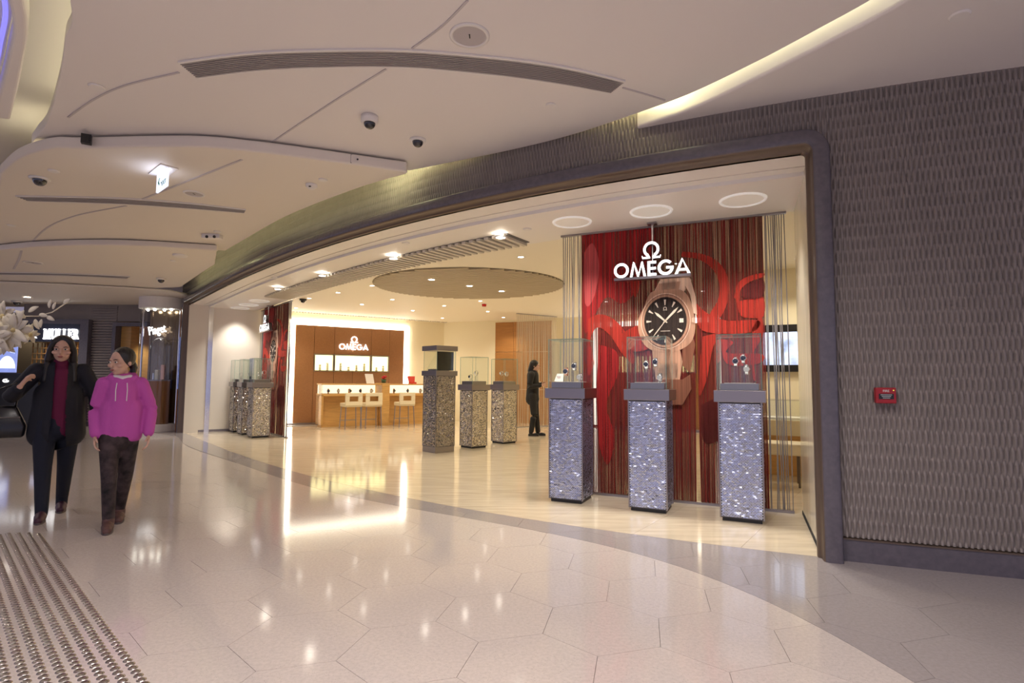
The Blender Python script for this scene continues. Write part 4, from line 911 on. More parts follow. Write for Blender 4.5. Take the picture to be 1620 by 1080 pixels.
t = thing('alarm_beacon', at_z(766, 480, 3.119), 'small red alarm beacon on the shop ceiling', 'beacon'); MB().lathe([(0, -.07), (.05, -.07), (.055, -.02), (.06, 0)], 16).build('lens', mat('red_lens', (.6, .02, .02), .2), t, smooth=True); MB().lathe([(0, -.015), (.068, -.015), (.068, 0)], 16).build('base', M['white'], t)

# ---------------- curved air grilles of the mall ceiling
def vent(top, bot, z, n, label, bar=.006):
    A_ = smooth([at_z(x, y, z).xy for x, y in top], 8); B_ = smooth([at_z(x, y, z).xy for x, y in bot], 8); k = len(A_); c = Vector(A_[k//2])
    t = thing('air_grille', (0, 0, 0), label, 'air grille', group='curved ceiling air grilles')
    lerp = lambda i, f: Vector(A_[i])*(1-f)+Vector(B_[i])*f
    def ribbon(f0, f1, z0, z1):
        mb = MB(); vs = []
        for i in range(k): a, b = lerp(i, f0), lerp(i, f1); vs += [(a.x, a.y, z0), (b.x, b.y, z0), (b.x, b.y, z1), (a.x, a.y, z1)]
        return mb.add(vs, [(4*i+j, 4*i+(j+1) % 4, 4*i+4+(j+1) % 4, 4*i+4+j) for i in range(k-1) for j in range(4)]+[(0, 1, 2, 3), tuple(4*k-4+j for j in (3, 2, 1, 0))])
    ribbon(0, 1, z-.002, z+.002).build('backing', M['dark'], t)
    ribbon(-.06, .04, z-.012, z).build('frame', M['white'], t); ribbon(.96, 1.06, z-.012, z).build('frame', M['white'], t)
    for j in range(n):
        f = .04+.92*(j+.5)/n; ribbon(f-.20/n, f+.14/n, z-.012, z-.002).build('louvre', mat('louvre_grey', (.40, .365, .36), .5), t)
    return t
vent([(283, 98), (380, 85), (480, 79.5), (640, 79), (800, 92), (900, 107), (988, 128)], [(312, 122), (400, 111), (500, 105.5), (640, 105), (780, 117), (880, 130.5), (965, 146)], 3.479, 9, 'wide curved louvred grille across the near mall ceiling')
vent([(25, 309.5), (120, 311), (200, 313.5), (300, 321), (389, 331)], [(45, 317), (130, 319.5), (205, 322.5), (300, 329), (386, 336)], 3.349, 4, 'long narrow grille left of the portal on the second ceiling panel')
vent([(-40, 430), (60, 431), (140, 433.5), (206, 437)], [(-40, 433.5), (60, 434.5), (140, 437), (200, 440)], 3.249, 2, 'thin far grille on the third ceiling panel at left')

# ---------------- exit signs
def exit_sign(p, rz, label, sc=1.):
    t = thing('exit_sign', p, label, 'exit sign', rz, 'hanging exit signs'); t.scale = (sc,)*3
    MB().b2(-.25, .25, -.10, .10, -.012, 0).build('ceiling_plate', M['white'], t)
    s = MB().b2(-.21, .21, -.012, .012, -.25, -.012).build('sign_panel', mat('exit_panel', (.85, .9, 1.), .3, emit=(.72, .80, 1.), estr=.6), t); gm = mat('exit_green', (.0, .25, .12), .5)
    a = MB(); flat(a, [(-.02, -.17), (.03, -.17), (.03, -.155), (-.02, -.155)], -.0125, .001)
    flat(a, [(-.15, -.13), (-.09, -.07), (-.07, -.09), (-.105, -.125), (-.07, -.16), (-.09, -.18)], -.0125, .001); a.build('arrow', gm, s)
    me = text_mb('EXIT', .085, .001); me.materials.append(gm); o = link('lettering', me, s); o.location = (.10, -.0135, -.205)
    l = bpy.data.lights.new('exit_glow', 'AREA'); l.energy = .5; l.color = (.75, .8, 1.); l.shape = 'RECTANGLE'; l.size = .4; l.size_y = .2
    lo = bpy.data.objects.new('exit_glow', l); COL.objects.link(lo); lo.parent = t; lo.location = (0, -.02, -.12); lo.rotation_euler = (PI/2+.6, 0, PI)
    return t
ep = at_z(258, 270, 3.349); exit_sign(ep, math.radians(-42), 'glowing white exit sign hanging edge on from the near left ceiling', .78)
ep = at_z(129, 484, 3.199); exit_sign(ep, math.radians(15), 'small glowing exit sign far away above the neighbouring shop', .9)

# ================================================================== RIGHT WALL: FIRE CALL POINT
p = at_plane(1396, 625, (2.39, 4.0), (3.35, 3.697)); wn = Vector((-.301, -.954)); rzw = math.atan2(-.301, .954)
t = thing('fire_call_point', (p.x+wn.x*.028, p.y+wn.y*.028, p.z), 'red fire alarm call point on the ribbed wall', 'fire alarm', rzw)
bevel(MB().b2(-.062, .062, -.05, .0, -.055, .055).build('housing', M['red'], t), .006); MB().b2(-.045, .045, -.053, -.049, -.025, .012).build('glass_window', M['black'], t)
for i in range(3): MB().b2(-.034+.006*i, .034-.006*i, -.0545, -.053, .003-.011*i, .006-.011*i).build('printed_line', mat('print_white', (.75, .75, .75), .5), t)
me = text_mb('FIRE', .022, .0006); me.materials.append(MATS['print_white']); o = link('lettering', me, t); o.location = (0, -.051, .024)
MB().lathe([(0, 0), (.004, 0), (.004, .003), (0, .003)], 10).xform(Matrix.Translation((.045, -.05, .036))@Matrix.Rotation(PI/2, 4, 'X')).build('indicator', mat('led_yellow', (.7, .7, .1), .4, emit=(.8, .8, .1), estr=.4), t)

# ================================================================== TACTILE STUDS
ts = thing('tactile_strip', (0, 0, 0), 'strip of round steel tactile studs on the floor at lower left', 'tactile studs')
u1 = Vector((-.726, .687)); u2 = Vector((-.687, -.726)); o0 = Vector((-1.53, 2.39)); studs = []
for j in range(0, 40):
    for i in range(-14, 90):
        q = o0+u1*(i*.0455+(j % 2)*.0)+u2*(j*.0555)
        if q.y < 4.53+.03*math.sin(j) and in_view(q.x, q.y, 0, 10, 10): studs.append(q)
studs.sort(key=lambda q: q.length)
prof = [(.0195, 0), (.0185, .002), (.013, .0052), (.006, .0064), (0, .0066)]
sme = MB().lathe(prof, 14).mesh('stud', M['stud'], True)
for q in studs[:300]: link('stud', sme, ts, loc=(q.x, q.y, 0))
rest = MB()
for q in studs[300:]: rest.lathe(prof, 10, (q.x, q.y, 0))
if rest.v: rest.build('far_studs', M['stud'], ts, smooth=True, kind='stuff')

# ================================================================== NEIGHBOURING SHOPS AT THE FAR LEFT
YW = 14.6
X = lambda px, Y=YW: at_y(px, 600, Y).x
Zy = lambda py, px=150, Y=YW: at_y(px, py, Y).z
nf = thing('wall_far', (0, 0, 0), 'far mall wall with ribbed grey panels between the neighbouring shops', 'wall', kind='structure')
rb = MB()
MB().b2(X(141), X(180), YW+.02, YW+.25, 0, 3.3).build('backing', M['pat'], nf)
for k in range(44): rb.b2(X(141), X(180), YW-.02, YW+.03, .1+k*.07, .1+k*.07+.045)
rb.build('rib_boards', M['pat'], nf, kind='stuff'); MB().b2(X(141), X(180), YW-.04, YW+.1, 0, .1).build('skirting', M['frame'], nf)
MB().b2(X(30), X(228), YW+.0, YW+.25, Zy(508), 3.3).build('header', M['pat'], nf)
MB().b2(-16, -7.4, 17.4, 17.6, 0, 3.3).build('rear_wall', mat('dark_shop_wall', (.10, .075, .05), .6), nf)
MB().b2(-16.2, -15.9, 11.8, 17.6, 0, 3.3).build('side_wall', mat('dark_shop_wall'), nf)
# shop with a wooden doorway
dw = thing('door_1', (0, 0, 0), 'open wood lined doorway with a dark frame behind the girl', 'doorway', kind='structure')
xa, xb = X(178), X(232); zt = Zy(516)
MB().b2(xa, xa+.09, YW-.12, YW+.1, 0, zt+.1).b2(xa+.09, xb, YW-.12, YW+.1, zt, zt+.1).build('door_frame', M['frame'], dw)
MB().b2(xa+.09, xa+.35, YW+.1, YW+1.3, 0, zt).build('lining', M['wood'], dw); MB().b2(xa+.35, xb+.5, YW+1.2, YW+1.3, 0, zt).build('rear_panel', mat('amber_wood', (.50, .25, .07), .4, noise=(3, .12, (9, 9, .6))), dw); MB().b2(xa+.09, xb+.5, YW+.1, YW+1.3, zt, zt+.1).build('lintel', M['wood'], dw)
spot('doorway_lamp', (xa+.8, YW+.6, 2.5), 30)
# neighbouring watch shop with the sign
ns_ = thing('neighbour_shopfront', (0, 0, 0), 'dark framed neighbouring shopfront at far left with a golden lattice inside', 'shopfront')
xl, xr = X(-70), X(142)
MB().b2(xr-.22, xr, YW-.16, YW+.2, 0, Zy(506)).build('jamb', M['frame'], ns_); MB().b2(xl, xr-.22, YW-.16, YW+.2, Zy(513), Zy(506)).build('lintel', M['frame'], ns_)
MB().b2(xl, xr-.22, YW-.04, YW+.1, Zy(541), Zy(513)).build('sign_board', mat('sign_blue', (.015, .018, .035), .25), ns_)
lat = mat('gold_lattice', (.45, .24, .06), .35, metal=.6); x0, x1 = X(18), xr-.22
for k in range(16): MB().b2(x0+(x1-x0)*k/15-.012, x0+(x1-x0)*k/15+.012, YW+.58, YW+.60, .9, Zy(541)).build('lattice_bar', lat, ns_)
for k in range(9): MB().b2(x0, x1, YW+.56, YW+.58, 1.0+k*.15, 1.02+k*.15).build('lattice_bar', lat, ns_)
MB().b2(x0, x1, YW+.95, YW+1.0, .0, 3.0).build('lit_rear_panel', mat('amber_panel', (.22, .10, .03), .5, noise=(3, .5)), ns_)
bevel(MB().b2(xl, X(62), YW-.02, YW+.5, 0, Zy(591)).build('display_base', M['black'], ns_), .01)
for k in range(3): spot('shopfront_lamp', (x0+.5+k*.7, YW+.3, 2.35), 26, (1, .75, .42))
sg = thing('shop_sign', (X(95), YW-.055, Zy(537)), 'white glowing shop name on a dark board above the neighbouring shop', 'sign')
me = text_mb('FRANCK', .30, .012, .80); me.materials.append(M['litw']); o = link('lettering', me, sg); o.location = (X(32)-X(95), 0, .02)
# MULLER in slab letters
hM = Zy(521)-Zy(537); SL = {'M': (1.25, [rect(.12, 0, .32, 1), rect(.93, 0, 1.13, 1), [(.22, 1), (.42, 1), (.70, .15), (.58, .0)], [(.83, 1), (1.03, 1), (.68, 0), (.58, .12)], rect(.02, 0, .42, .1), rect(.83, 0, 1.23, .1), rect(.02, .9, .3, 1), rect(.95, .9, 1.23, 1)]),
 'U': (1.05, [rect(.12, .3, .34, 1), rect(.72, .3, .92, 1), rect(.02, .9, .44, 1), rect(.62, .9, 1.02, 1)]+ringq(.52, .35, .40, .18, 180, 360, 12)),
 'L': (.82, [rect(.12, 0, .34, 1), rect(.02, .9, .44, 1), rect(.02, 0, .78, .12), rect(.68, 0, .78, .35)]),
 'E': (.86, [rect(.12, 0, .34, 1), rect(.02, .88, .80, 1), rect(.02, 0, .80, .12), rect(.12, .45, .58, .56), rect(.70, .7, .80, 1), rect(.70, 0, .80, .3), rect(.5, .36, .58, .66)]),
 'R': (1.0, [rect(.12, 0, .34, 1), rect(.02, .9, .5, 1), rect(.02, 0, .44, .1), rect(.12, .44, .5, .54), [(.40, .5), (.60, .5), (.98, 0), (.74, 0)]]+ringq(.48, .72, .28, .12, -90, 90, 10))}
tot = sum(SL[c][0] for c in 'MULLER'); wM = X(124)-X(67); x = X(67)-X(95); k = wM/tot
for c in 'MULLER':
    mb = MB()
    for p in SL[c][1]: flat(mb, [(x+a*k, b*hM) for a, b in p], 0, .03)
    mb.build('letter', M['litw'], sg); x += SL[c][0]*k
# blue picture screen with watch and arched lettering
ps = thing('poster_screen', (X(-10), YW-.10, Zy(590)), 'blue backlit poster with a white watch at the far left edge', 'poster')
pw, ph = X(28)-X(-10), Zy(546)-Zy(590); MB().b2(0, pw, 0, .05, 0, ph).build('light_panel', mat('poster_blue', (.10, .13, .30), .4, emit=(.16, .20, .46), estr=.9, noise=(4, .7)), ps)
mb = MB(); [flat(mb, p, -.001) for p in [[(a*.62+.10, b*.9) for a, b in q] for q in ringq(.5, .12, .36, .0, 0, 180, 16)]]; mb.build('watch_picture', mat('poster_white', (.8, .85, .95), .4, emit=(.7, .78, 1), estr=.8), ps)
me = text_mb('MULLER', .10, .001, .42); me.materials.append(MATS['poster_white']); o = link('lettering', me, ps); o.location = (pw*.62, -.004, ph*.76); o.rotation_euler = (0, math.radians(18), 0)
# small white emblem on the display base
t = thing('display_emblem', (X(8), YW-.03, Zy(606)), 'small white glowing emblem on the black display base at far left', 'emblem'); mb = MB(); [flat(mb, [(a*.17, b*.10) for a, b in q], 0, .008) for q in ringq(.3, .5, .5, .25, 60, 330, 14)+[rect(.3, .3, .75, .6)]]; mb.build('shape', M['litw'], t)
t = thing('glass_emblem', (X(47), YW+.40, Zy(591)+.051), 'bluish white script emblem standing before the golden lattice', 'emblem')
mb = MB(); [flat(mb, [(a*.30-.1, b*.20+.0) for a, b in q], 0, .01) for q in ringq(.25, .6, .42, .32, 40, 300, 14)+ringq(.55, .35, .40, .31, 120, 380, 14)]; mb.build('script', mat('blue_white_glow', (.7, .75, 1), .4, emit=(.6, .68, 1), estr=1.6), t)
MB().b2(-.10, .14, .005, .03, -.05, .0).build('stand', M['black'], t)

# curved glass vitrine with a bell jar, standing against the left jamb
vc = Vector((-8.56, 13.42))
vt = thing('glass_vitrine', (vc.x, vc.y, 0), 'tall curved glass vitrine with white top and base beside the left jamb', 'vitrine'); vr = .44
MB().lathe([(0, 0), (vr+.03, 0), (vr+.03, .17), (0, .17)], 40).build('base', M['white'], vt); z1 = Zy(486, 250, 13.0); z2 = 3.195
MB().lathe([(0, z1), (vr+.05, z1), (vr+.05, z2), (0, z2)], 40).build('top_fascia', M['white'], vt)
MB().lathe([(vr, .17), (vr, z1)], 40, a0=-PI*1.02, a1=PI*.02).build('curved_glass', glass('vitrine_glass', (.9, .93, .93), 1.5), vt, smooth=True)
for a in (-PI, -PI*.5-.45, 0): MB().tube([(vr*math.cos(a), vr*math.sin(a), .17), (vr*math.cos(a), vr*math.sin(a), z1)], .014, 8).build('glass_joint', M['chrome'], vt)
MB().b2(-vr+.05, vr-.05, .16, .19, .17, z1).build('rear_panel', mat('bronze_mirror', (.20, .14, .09), .15, metal=.8), vt)
for k in range(4): MB().ball((-.3+.2*k, -.08-.05*(k % 2), z1-.02), .03, 10, 6).build('lamp', M['lamp'], vt)
spot('vitrine_lamp', (vc.x, vc.y-.1, z1-.06), 16, (1, .95, .9), 70)
wp = thing('walnut_plinth', (vc.x+.07, vc.y-.10, .17), 'round walnut plinth inside the curved vitrine', 'plinth'); MB().lathe([(0, 0), (.235, 0), (.235, 1.02), (0, 1.02)], 36).build('drum', M['wood2'], wp); MB().lathe([(0, 1.02), (.24, 1.02), (.24, 1.045), (0, 1.045)], 36).build('rim', M['steel'], wp)
bj = thing('bell_jar', (vc.x+.07, vc.y-.10, 1.216), 'clear glass bell jar over jewellery on the walnut plinth', 'bell jar')
MB().lathe([(.215, 0), (.215, .80)]+[(.215*math.cos(a), .80+.215*math.sin(a)) for a in np.linspace(0, PI/2, 10)[1:]], 36).build('dome', glass('jar_glass', (.95, .95, .95), 2.2), bj, smooth=True)
for k, (dx, dy, h, m, nm) in enumerate(((.09, .0, .36, mat('rose_gold'), 'tall rose stand'), (-.02, -.05, .24, mat('pale_display'), 'pale block'), (-.10, .0, .16, M['chrome'], 'small steel stand'))):
    o = bevel(MB().b2(-.04, .04, -.04, .04, 0, h).build('jewellery_stand', m, None, loc=(vc.x+.07+dx, vc.y-.10+dy, 1.2165), label='%s under the glass bell jar' % nm, cat='stand'), .006)
sg = thing('script_sign', (vc.x-.12, vc.y+.05, Zy(527, 240, 13.4)), 'white glowing script lettering seen inside the curved vitrine', 'sign'); me = text_mb('Piaget', .30, .012, .42); me.materials.append(M['litw']); o = link('lettering', me, sg); o.rotation_euler = (0, math.radians(-12), 0)
bsn = thing('blue_picture', (-7.93, 13.28, 1.05), 'narrow bluish picture panel between the vitrine and the left jamb', 'picture'); MB().b2(-.09, .09, 0, .03, -.05, 1.20).build('panel', mat('blue_picture_print', (.16, .20, .42), .4, emit=(.14, .2, .5), estr=.35, noise=(7, .9)), bsn)
MB().b2(-.11, .11, .03, .06, -1.05, 1.9).build('walnut_backing', M['wood2'], bsn)
# bright little lamps on the far ceiling
for (x, y), nm in zip(((43, 470), (38, 497), (179, 485)), ('left pair, upper one', 'left pair, lower one', 'right one')):
    p = at_z(x, y, 3.19); downlight(p, 45, 'bright far downlight on the mall ceiling over the neighbouring shops, '+nm, 1.6, 'far mall downlights')

# ================================================================== WHITE FLOWER GARLAND
fl = thing('flower_garland', tuple(at_y(-14, 520, 6.0)), 'cluster of large cream paper flowers and leaves hanging at the left edge', 'flowers')
fm = mat('cream_petal', (.82, .76, .62), .6, noise=(12, .08)); fb = Vector(fl.location); rf = random.Random(11)
def leaf(c, d, n, ln, wd, name='leaf'):
    d = d.normalized(); s_ = d.cross(n).normalized(); n = s_.cross(d); vs = []; fs = []; K = 6
    for i in range(K+1):
        f = i/K; w2 = wd*math.sin(PI*min(1, f*.92+.06))**.8*.5; bend = n*(-.25*ln*f*f)
        p = c+d*(ln*f)+bend; vs += [p-s_*w2+n*.15*w2, p+n*(-.1*w2), p+s_*w2+n*.15*w2]
    for i in range(K): fs += [(3*i, 3*i+1, 3*i+4, 3*i+3), (3*i+1, 3*i+2, 3*i+5, 3*i+4)]
    o = MB().add(vs, fs).build(name, fm, fl, smooth=True); m = o.modifiers.new('thick', 'SOLIDIFY'); m.thickness = .003
ctr = []
for cx, cy, R_, n in ((22, 522, .22, 12), (50, 530, .115, 10), (5, 500, .18, 10), (12, 545, .14, 8), (-5, 530, .2, 8)):
    c = at_y(cx, cy, 5.9+rf.uniform(-.1, .1))-fb; ctr.append(c); MB().ball(c, .028, 10, 6).build('flower_centre', mat('flower_heart', (.75, .62, .30), .6), fl)
    for k in range(n):
        a = 2*PI*k/n+rf.uniform(-.2, .2); d = Vector((math.cos(a), -.45+rf.uniform(-.2, .2), math.sin(a))); leaf(c, d, Vector((0, -1, 0)), R_*rf.uniform(.8, 1.15), R_*.42, 'petal')
for cx, cy, ang, ln in ((45, 493, 30, .12), (62, 497, -10, .10), (78, 487, 80, .09), (84, 489, 70, .08), (100, 480, 35, .09), (55, 505, -60, .12), (74, 500, -25, .10), (66, 505, -90, .09), (52, 515, 200, .12), (40, 503, 140, .13)):
    a = math.radians(ang); leaf(at_y(cx, cy, 5.95)-fb, Vector((math.cos(a), -.3, math.sin(a))), Vector((0, -1, .2)), ln, ln*.45)
MB().tube([ctr[2], at_y(35, 500, 5.97)-fb, at_y(60, 500, 5.97)-fb, at_y(82, 494, 5.97)-fb, at_y(106, 478, 5.97)-fb], .006, 6).build('branch', fm, fl)
MB().tube([(-.25, .0, 1.1), (-.2, .0, .5), ctr[4], ctr[0]], .012, 6).build('stem', fm, fl)

# ================================================================== FILL LAMPS ADDED OUT OF VIEW TO LIGHT THE MALL
for k, (x, y) in enumerate(((-1.3, 1.3), (.5, 1.0), (-.6, -.4), (1.0, -1.2), (-.5, -2.4), (.3, 2.0))):
    downlight((x, y, 3.479), P_MALL, 'unseen fill lamp added in the mall ceiling overhead', 1.6, 'added fill lamps overhead', 150, (1, .91, .88))
for k, (x, y, z) in enumerate(((-8.4, 7.0, 3.838), (-11.4, 9.8, 3.838), (-6.6, 5.2, 3.618))):  # unseen lamps added to brighten flowers, faces and the left of the mall
    downlight((x, y, z), P_MALL*.55, 'unseen fill lamp added along the left side of the ceiling', 1.6, 'added fill lamps at left', 150, (1, .88, .80))

# ================================================================== PEOPLE
class Flesh:
    """collects tapered limbs and ellipsoids, then fuses them into one continuous surface"""
    def __init__(s): s.mb = MB()
    def limb(s, pts, rs, n=14, flat_=1.0):
        pts = [Vector(p) for p in pts]; k = len(pts); fine = []; fr = []
        for i in range(k-1):
            for j in range(5): f = j/5; fine.append(pts[i].lerp(pts[i+1], f)); fr.append(rs[i]+(rs[i+1]-rs[i])*f)
        fine.append(pts[-1]); fr.append(rs[-1]); t0 = (fine[1]-fine[0]).normalized(); t1 = (fine[-1]-fine[-2]).normalized()
        P = []; Rr = []
        for a in (80, 50, 25): P.append(fine[0]-t0*fr[0]*math.sin(math.radians(a))); Rr.append(fr[0]*math.cos(math.radians(a)))
        P += fine; Rr += fr
        for a in (25, 50, 80): P.append(fine[-1]+t1*fr[-1]*math.sin(math.radians(a))); Rr.append(fr[-1]*math.cos(math.radians(a)))
        s.mb.tube(P, Rr, n); return s
    def ball(s, c, r, sc=(1, 1, 1), R=None): s.mb.ball(c, r, 18, 12, sc=sc, R=R); return s
    def fuse(s, name, m, parent, vox=.01, sm=6, cut=None):
        me = s.mb.mesh('t', m); o = bpy.data.objects.new('t', me); COL.objects.link(o)
        r = o.modifiers.new('r', 'REMESH'); r.mode = 'VOXEL'; r.voxel_size = vox; r.use_smooth_shade = True
        q = o.modifiers.new('s', 'SMOOTH'); q.factor = .5; q.iterations = sm
        dg = bpy.context.evaluated_depsgraph_get(); dg.update(); nm = bpy.data.meshes.new_from_object(o.evaluated_get(dg)); bpy.data.objects.remove(o)
        nm.name = name; nm.materials.clear(); nm.materials.append(m)
        if cut:
            bm = bmesh.new(); bm.from_mesh(nm); bmesh.ops.delete(bm, geom=[f for f in bm.faces if cut(f.calc_center_median(), f.normal)], context='FACES'); bm.to_mesh(nm); bm.free()
        nm.polygons.foreach_set('use_smooth', [True]*len(nm.polygons)); return link(name, nm, parent)
def hand(F, wrist, d, nrm, side, curl=.5, sc=1.):
    """five fingers: d points along the hand, nrm out of the palm, side to the thumb"""
    d, nrm, side = Vector(d).normalized(), Vector(nrm).normalized(), Vector(side).normalized(); w_ = Vector(wrist)
    for k in (-1.0, -.33, .33, 1.0): F.limb([w_, w_+d*.045*sc+side*k*.016*sc, w_+d*.085*sc+side*k*.027*sc], [.019*sc, .014*sc, .0115*sc], 10)
    for k, ln in ((1.0, .066), (.36, .076), (-.3, .071), (-1.0, .055)):
        b = w_+d*.088*sc+side*k*.028*sc; c1 = (d*math.cos(curl*.8)+nrm*math.sin(curl*.8)); c2 = (d*math.cos(curl*1.9)+nrm*math.sin(curl*1.9)); c3 = (d*math.cos(curl*2.7)+nrm*math.sin(curl*2.7))
        p1 = b+c1*ln*.48*sc; p2 = p1+c2*ln*.32*sc; F.limb([b, p1, p2, p2+c3*ln*.24*sc], [.0098*sc, .009*sc, .0082*sc, .007*sc], 8)
    tb = w_+d*.028*sc+side*.026*sc; td = (side*.72+d*.62+nrm*.35).normalized(); p1 = tb+td*.038*sc; F.limb([tb, p1, p1+(td*.5+d*.6+nrm*.3).normalized()*.03*sc], [.0125*sc, .010*sc, .008*sc], 8)
def head(F, c, R, sc=1.):
    """c: head centre, R: orientation; the face looks to local -y"""
    g = lambda x, y, z: Vector(c)+R@Vector((x*sc, y*sc, z*sc))
    F.ball(g(0, .01, .025), .092*sc, (.82, 1.0, .98), R); F.ball(g(0, -.022, -.035), .072*sc, (.86, .92, 1.05), R); F.ball(g(0, -.05, -.085), .030*sc, (1.1, .9, .8), R)
    F.limb([g(0, -.088, .012), g(0, -.104, -.024)], [.009*sc, .0145*sc], 8); F.ball(g(0, -.084, -.058), .018*sc, (1.3, .7, .6), R)
    for s_ in (-1, 1): F.ball(g(s_*.080, .012, -.008), .022*sc, (.35, .75, 1.25), R); F.ball(g(s_*.046, -.062, -.022), .026*sc, (1, .8, .8), R); F.ball(g(s_*.033, -.078, .026), .018*sc, (1.5, .6, .5), R)
def face(parent, c, R, sc=1.):
    g = lambda x, y, z: Vector(c)+R@Vector((x*sc, y*sc, z*sc))
    for s_ in (-1, 1):
        e = MB().ball(g(s_*.033, -.086, .008), .0125*sc, 12, 8, sc=(1.25, .55, .62), R=R).build('eye', mat('eye_white', (.72, .68, .64), .3), parent, smooth=True)
        MB().ball(g(s_*.033, -.0915, .008), .0072*sc, 10, 6, sc=(1, .5, 1), R=R).build('iris', mat('dark_iris', (.015, .01, .008), .15), e, smooth=True)
        MB().tube([g(s_*.017, -.094, .028), g(s_*.036, -.091, .033), g(s_*.054, -.078, .027)], [.0028*sc, .0036*sc, .002*sc], 6).build('eyebrow', mat('brow', (.02, .014, .012), .7), parent)
    MB().ball(g(0, -.0985, -.056), .019*sc, 12, 8, sc=(1.15, .35, .28), R=R).ball(g(0, -.097, -.065), .016*sc, 12, 8, sc=(1.1, .4, .32), R=R).build('lips', mat('lips', (.36, .12, .10), .45), parent, smooth=True)
def shoe(parent, ankle, toe, m, name='shoe', h=.085, lift=0.):
    a, t_ = Vector(ankle), Vector(toe); d = (t_-a); d.z = 0; d.normalize(); F = Flesh()
    heel = Vector((a.x, a.y, .035+lift))-d*.035; F.limb([heel, Vector((a.x, a.y, .04+lift))+d*.06, Vector((a.x, a.y, .03+lift))+d*.15], [.038, .045, .032]); F.limb([(a.x, a.y, .05+lift), (a.x, a.y, h+lift)], [.044, .046])
    o = F.fuse(name, m, parent, .008, 3); s_ = MB(); pr = []
    for k in range(20):
        q = 2*PI*k/20; u = math.cos(q); v = math.sin(q); pr.append(Vector((a.x, a.y))+d.xy*(.055+.125*u)+Vector((-d.y, d.x))*(.041*v*(1.0 if u > -.2 else .88)))
    s_.prism([tuple(p) for p in pr], .0+lift, .018+lift); s_.build('sole', mat('shoe_sole', (.10, .08, .08), .6), o); return o
skin = mat('skin_tone', (.62, .38, .28), .5, noise=(30, .04)); hairm = mat('black_hair', (.010, .008, .008), .32, noise=(6, .3, (40, 40, 1)), bump=(80, .5, (1, 1, .05)))
navy = mat('black_jacket', (.008, .009, .016), .75, bump=(220, .15)); trs = mat('navy_trousers', (.006, .009, .022), .8, bump=(220, .12)); mag = mat('magenta_knit', (.13, .004, .045), .8, bump=(160, .3, (1, 1, 4)))
pink = mat('pink_hoodie', (.52, .085, .40), .8, bump=(90, .2)); legm = mat('patterned_leggings', (.035, .022, .024), .8, noise=(14, 1.0)); white = mat('white_cloth', (.75, .70, .72), .8)

# ---------------- woman in black with a magenta turtleneck
wm = thing('person', (-4.13, 5.06, 0), 'person in an open black jacket and magenta turtleneck carrying a black bag', 'person', math.radians(36), 'people in the mall')
RL, LL = [(-.085, .0, .86), (-.075, -.06, .46), (-.06, -.12, .09)], [(.085, .02, .86), (.075, .10, .47), (.055, .30, .115)]
RA, LA = [(-.165, .02, 1.315), (-.335, .03, 1.07), (-.255, -.20, 1.165)], [(.165, .02, 1.315), (.275, .04, 1.07), (.285, -.08, .90)]
Hc = (0.005, -.035, 1.505); HR = Matrix.Rotation(math.radians(-4), 3, 'Z')@Matrix.Rotation(math.radians(6), 3, 'X')
F = Flesh(); head(F, Hc, HR, .97); F.limb([(0, .012, 1.44), (0, .02, 1.31)], [.050, .055]); F.limb([(0, .02, 1.27), (0, .01, 1.05), (0, .02, .88)], [.10, .095, .11])
F.limb([(-.13, .02, 1.31), (.13, .02, 1.31)], [.05, .05])
for A_ in (RA, LA): F.limb(A_, [.047, .038, .025])
for A_ in (RL, LL): F.limb(A_, [.085, .055, .036]); F.limb([A_[2], (A_[2][0], A_[2][1]-.02, .05), (A_[2][0], A_[2][1]-.10, .03)], [.032, .024, .018])
hand(F, RA[2], (.35, -.25, .55), (.5, .6, -.1), (.2, -.5, .6), .75); hand(F, LA[2], (.05, -.25, -1), (-.9, -.1, 0), (0, -1, .1), .45)
F.fuse('body', skin, wm, .0062, 4); face(wm, Hc, HR, .97)
F = Flesh(); F.limb([(0, .03, 1.30), (0, .025, 1.10), (0, .03, .90), (0, .035, .76)], [.128, .142, .155, .172], 22); F.limb([(-.14, .025, 1.295), (.14, .025, 1.295)], [.062, .062])
F.limb([(-.07, .02, 1.1), (-.09, .03, .74)], [.115, .125], 18); F.limb([(.07, .02, 1.1), (.09, .03, .74)], [.115, .125], 18)
for A_ in (RA, LA): F.limb([A_[0], A_[1], Vector(A_[1]).lerp(Vector(A_[2]), .88)], [.072, .066, .050])
F.limb([(-.09, .03, 1.385), (0, .085, 1.40), (.09, .03, 1.385)], [.025, .03, .025]); jk = F.fuse('jacket', navy, wm, .0105, 6, cut=lambda c, n: n.y < -.15 and abs(c.x-.012) < .046+.05*max(0, 1.0-c.z) and c.z < 1.40 and c.y < -.02)
F = Flesh(); F.limb([(.012, .0, 1.28), (.012, .0, 1.10), (.012, .005, .92), (.012, .01, .80)], [.098, .108, .112, .118], 18); F.limb([(.0, .008, 1.30), (0, .0, 1.405)], [.075, .062]); F.fuse('turtleneck', mag, wm, .0095, 5)
F = Flesh(); F.limb([(0, .02, .88), (0, .02, .80)], [.125, .13], 18)
for A_ in (RL, LL): F.limb([A_[0], A_[1], (A_[2][0], A_[2][1], A_[2][2]), (A_[2][0], A_[2][1], .055)], [.098, .066, .049, .046])
F.fuse('trousers', trs, wm, .0105, 5)
shm = mat('plum_shoe', (.05, .012, .03), .5); shoe(wm, (RL[2][0], RL[2][1], 0), (RL[2][0]-.02, -.5, 0), shm); shoe(wm, (LL[2][0], LL[2][1], 0), (LL[2][0], -.3, 0), shm)
F = Flesh(); q = Vector(Hc); F.ball(q+Vector((0, .03, .040)), .099, (.93, 1.0, .98)); F.limb([q+Vector((0, .055, 0)), (0, .085, 1.30), (0, .095, 1.16)], [.095, .098, .05], 18)
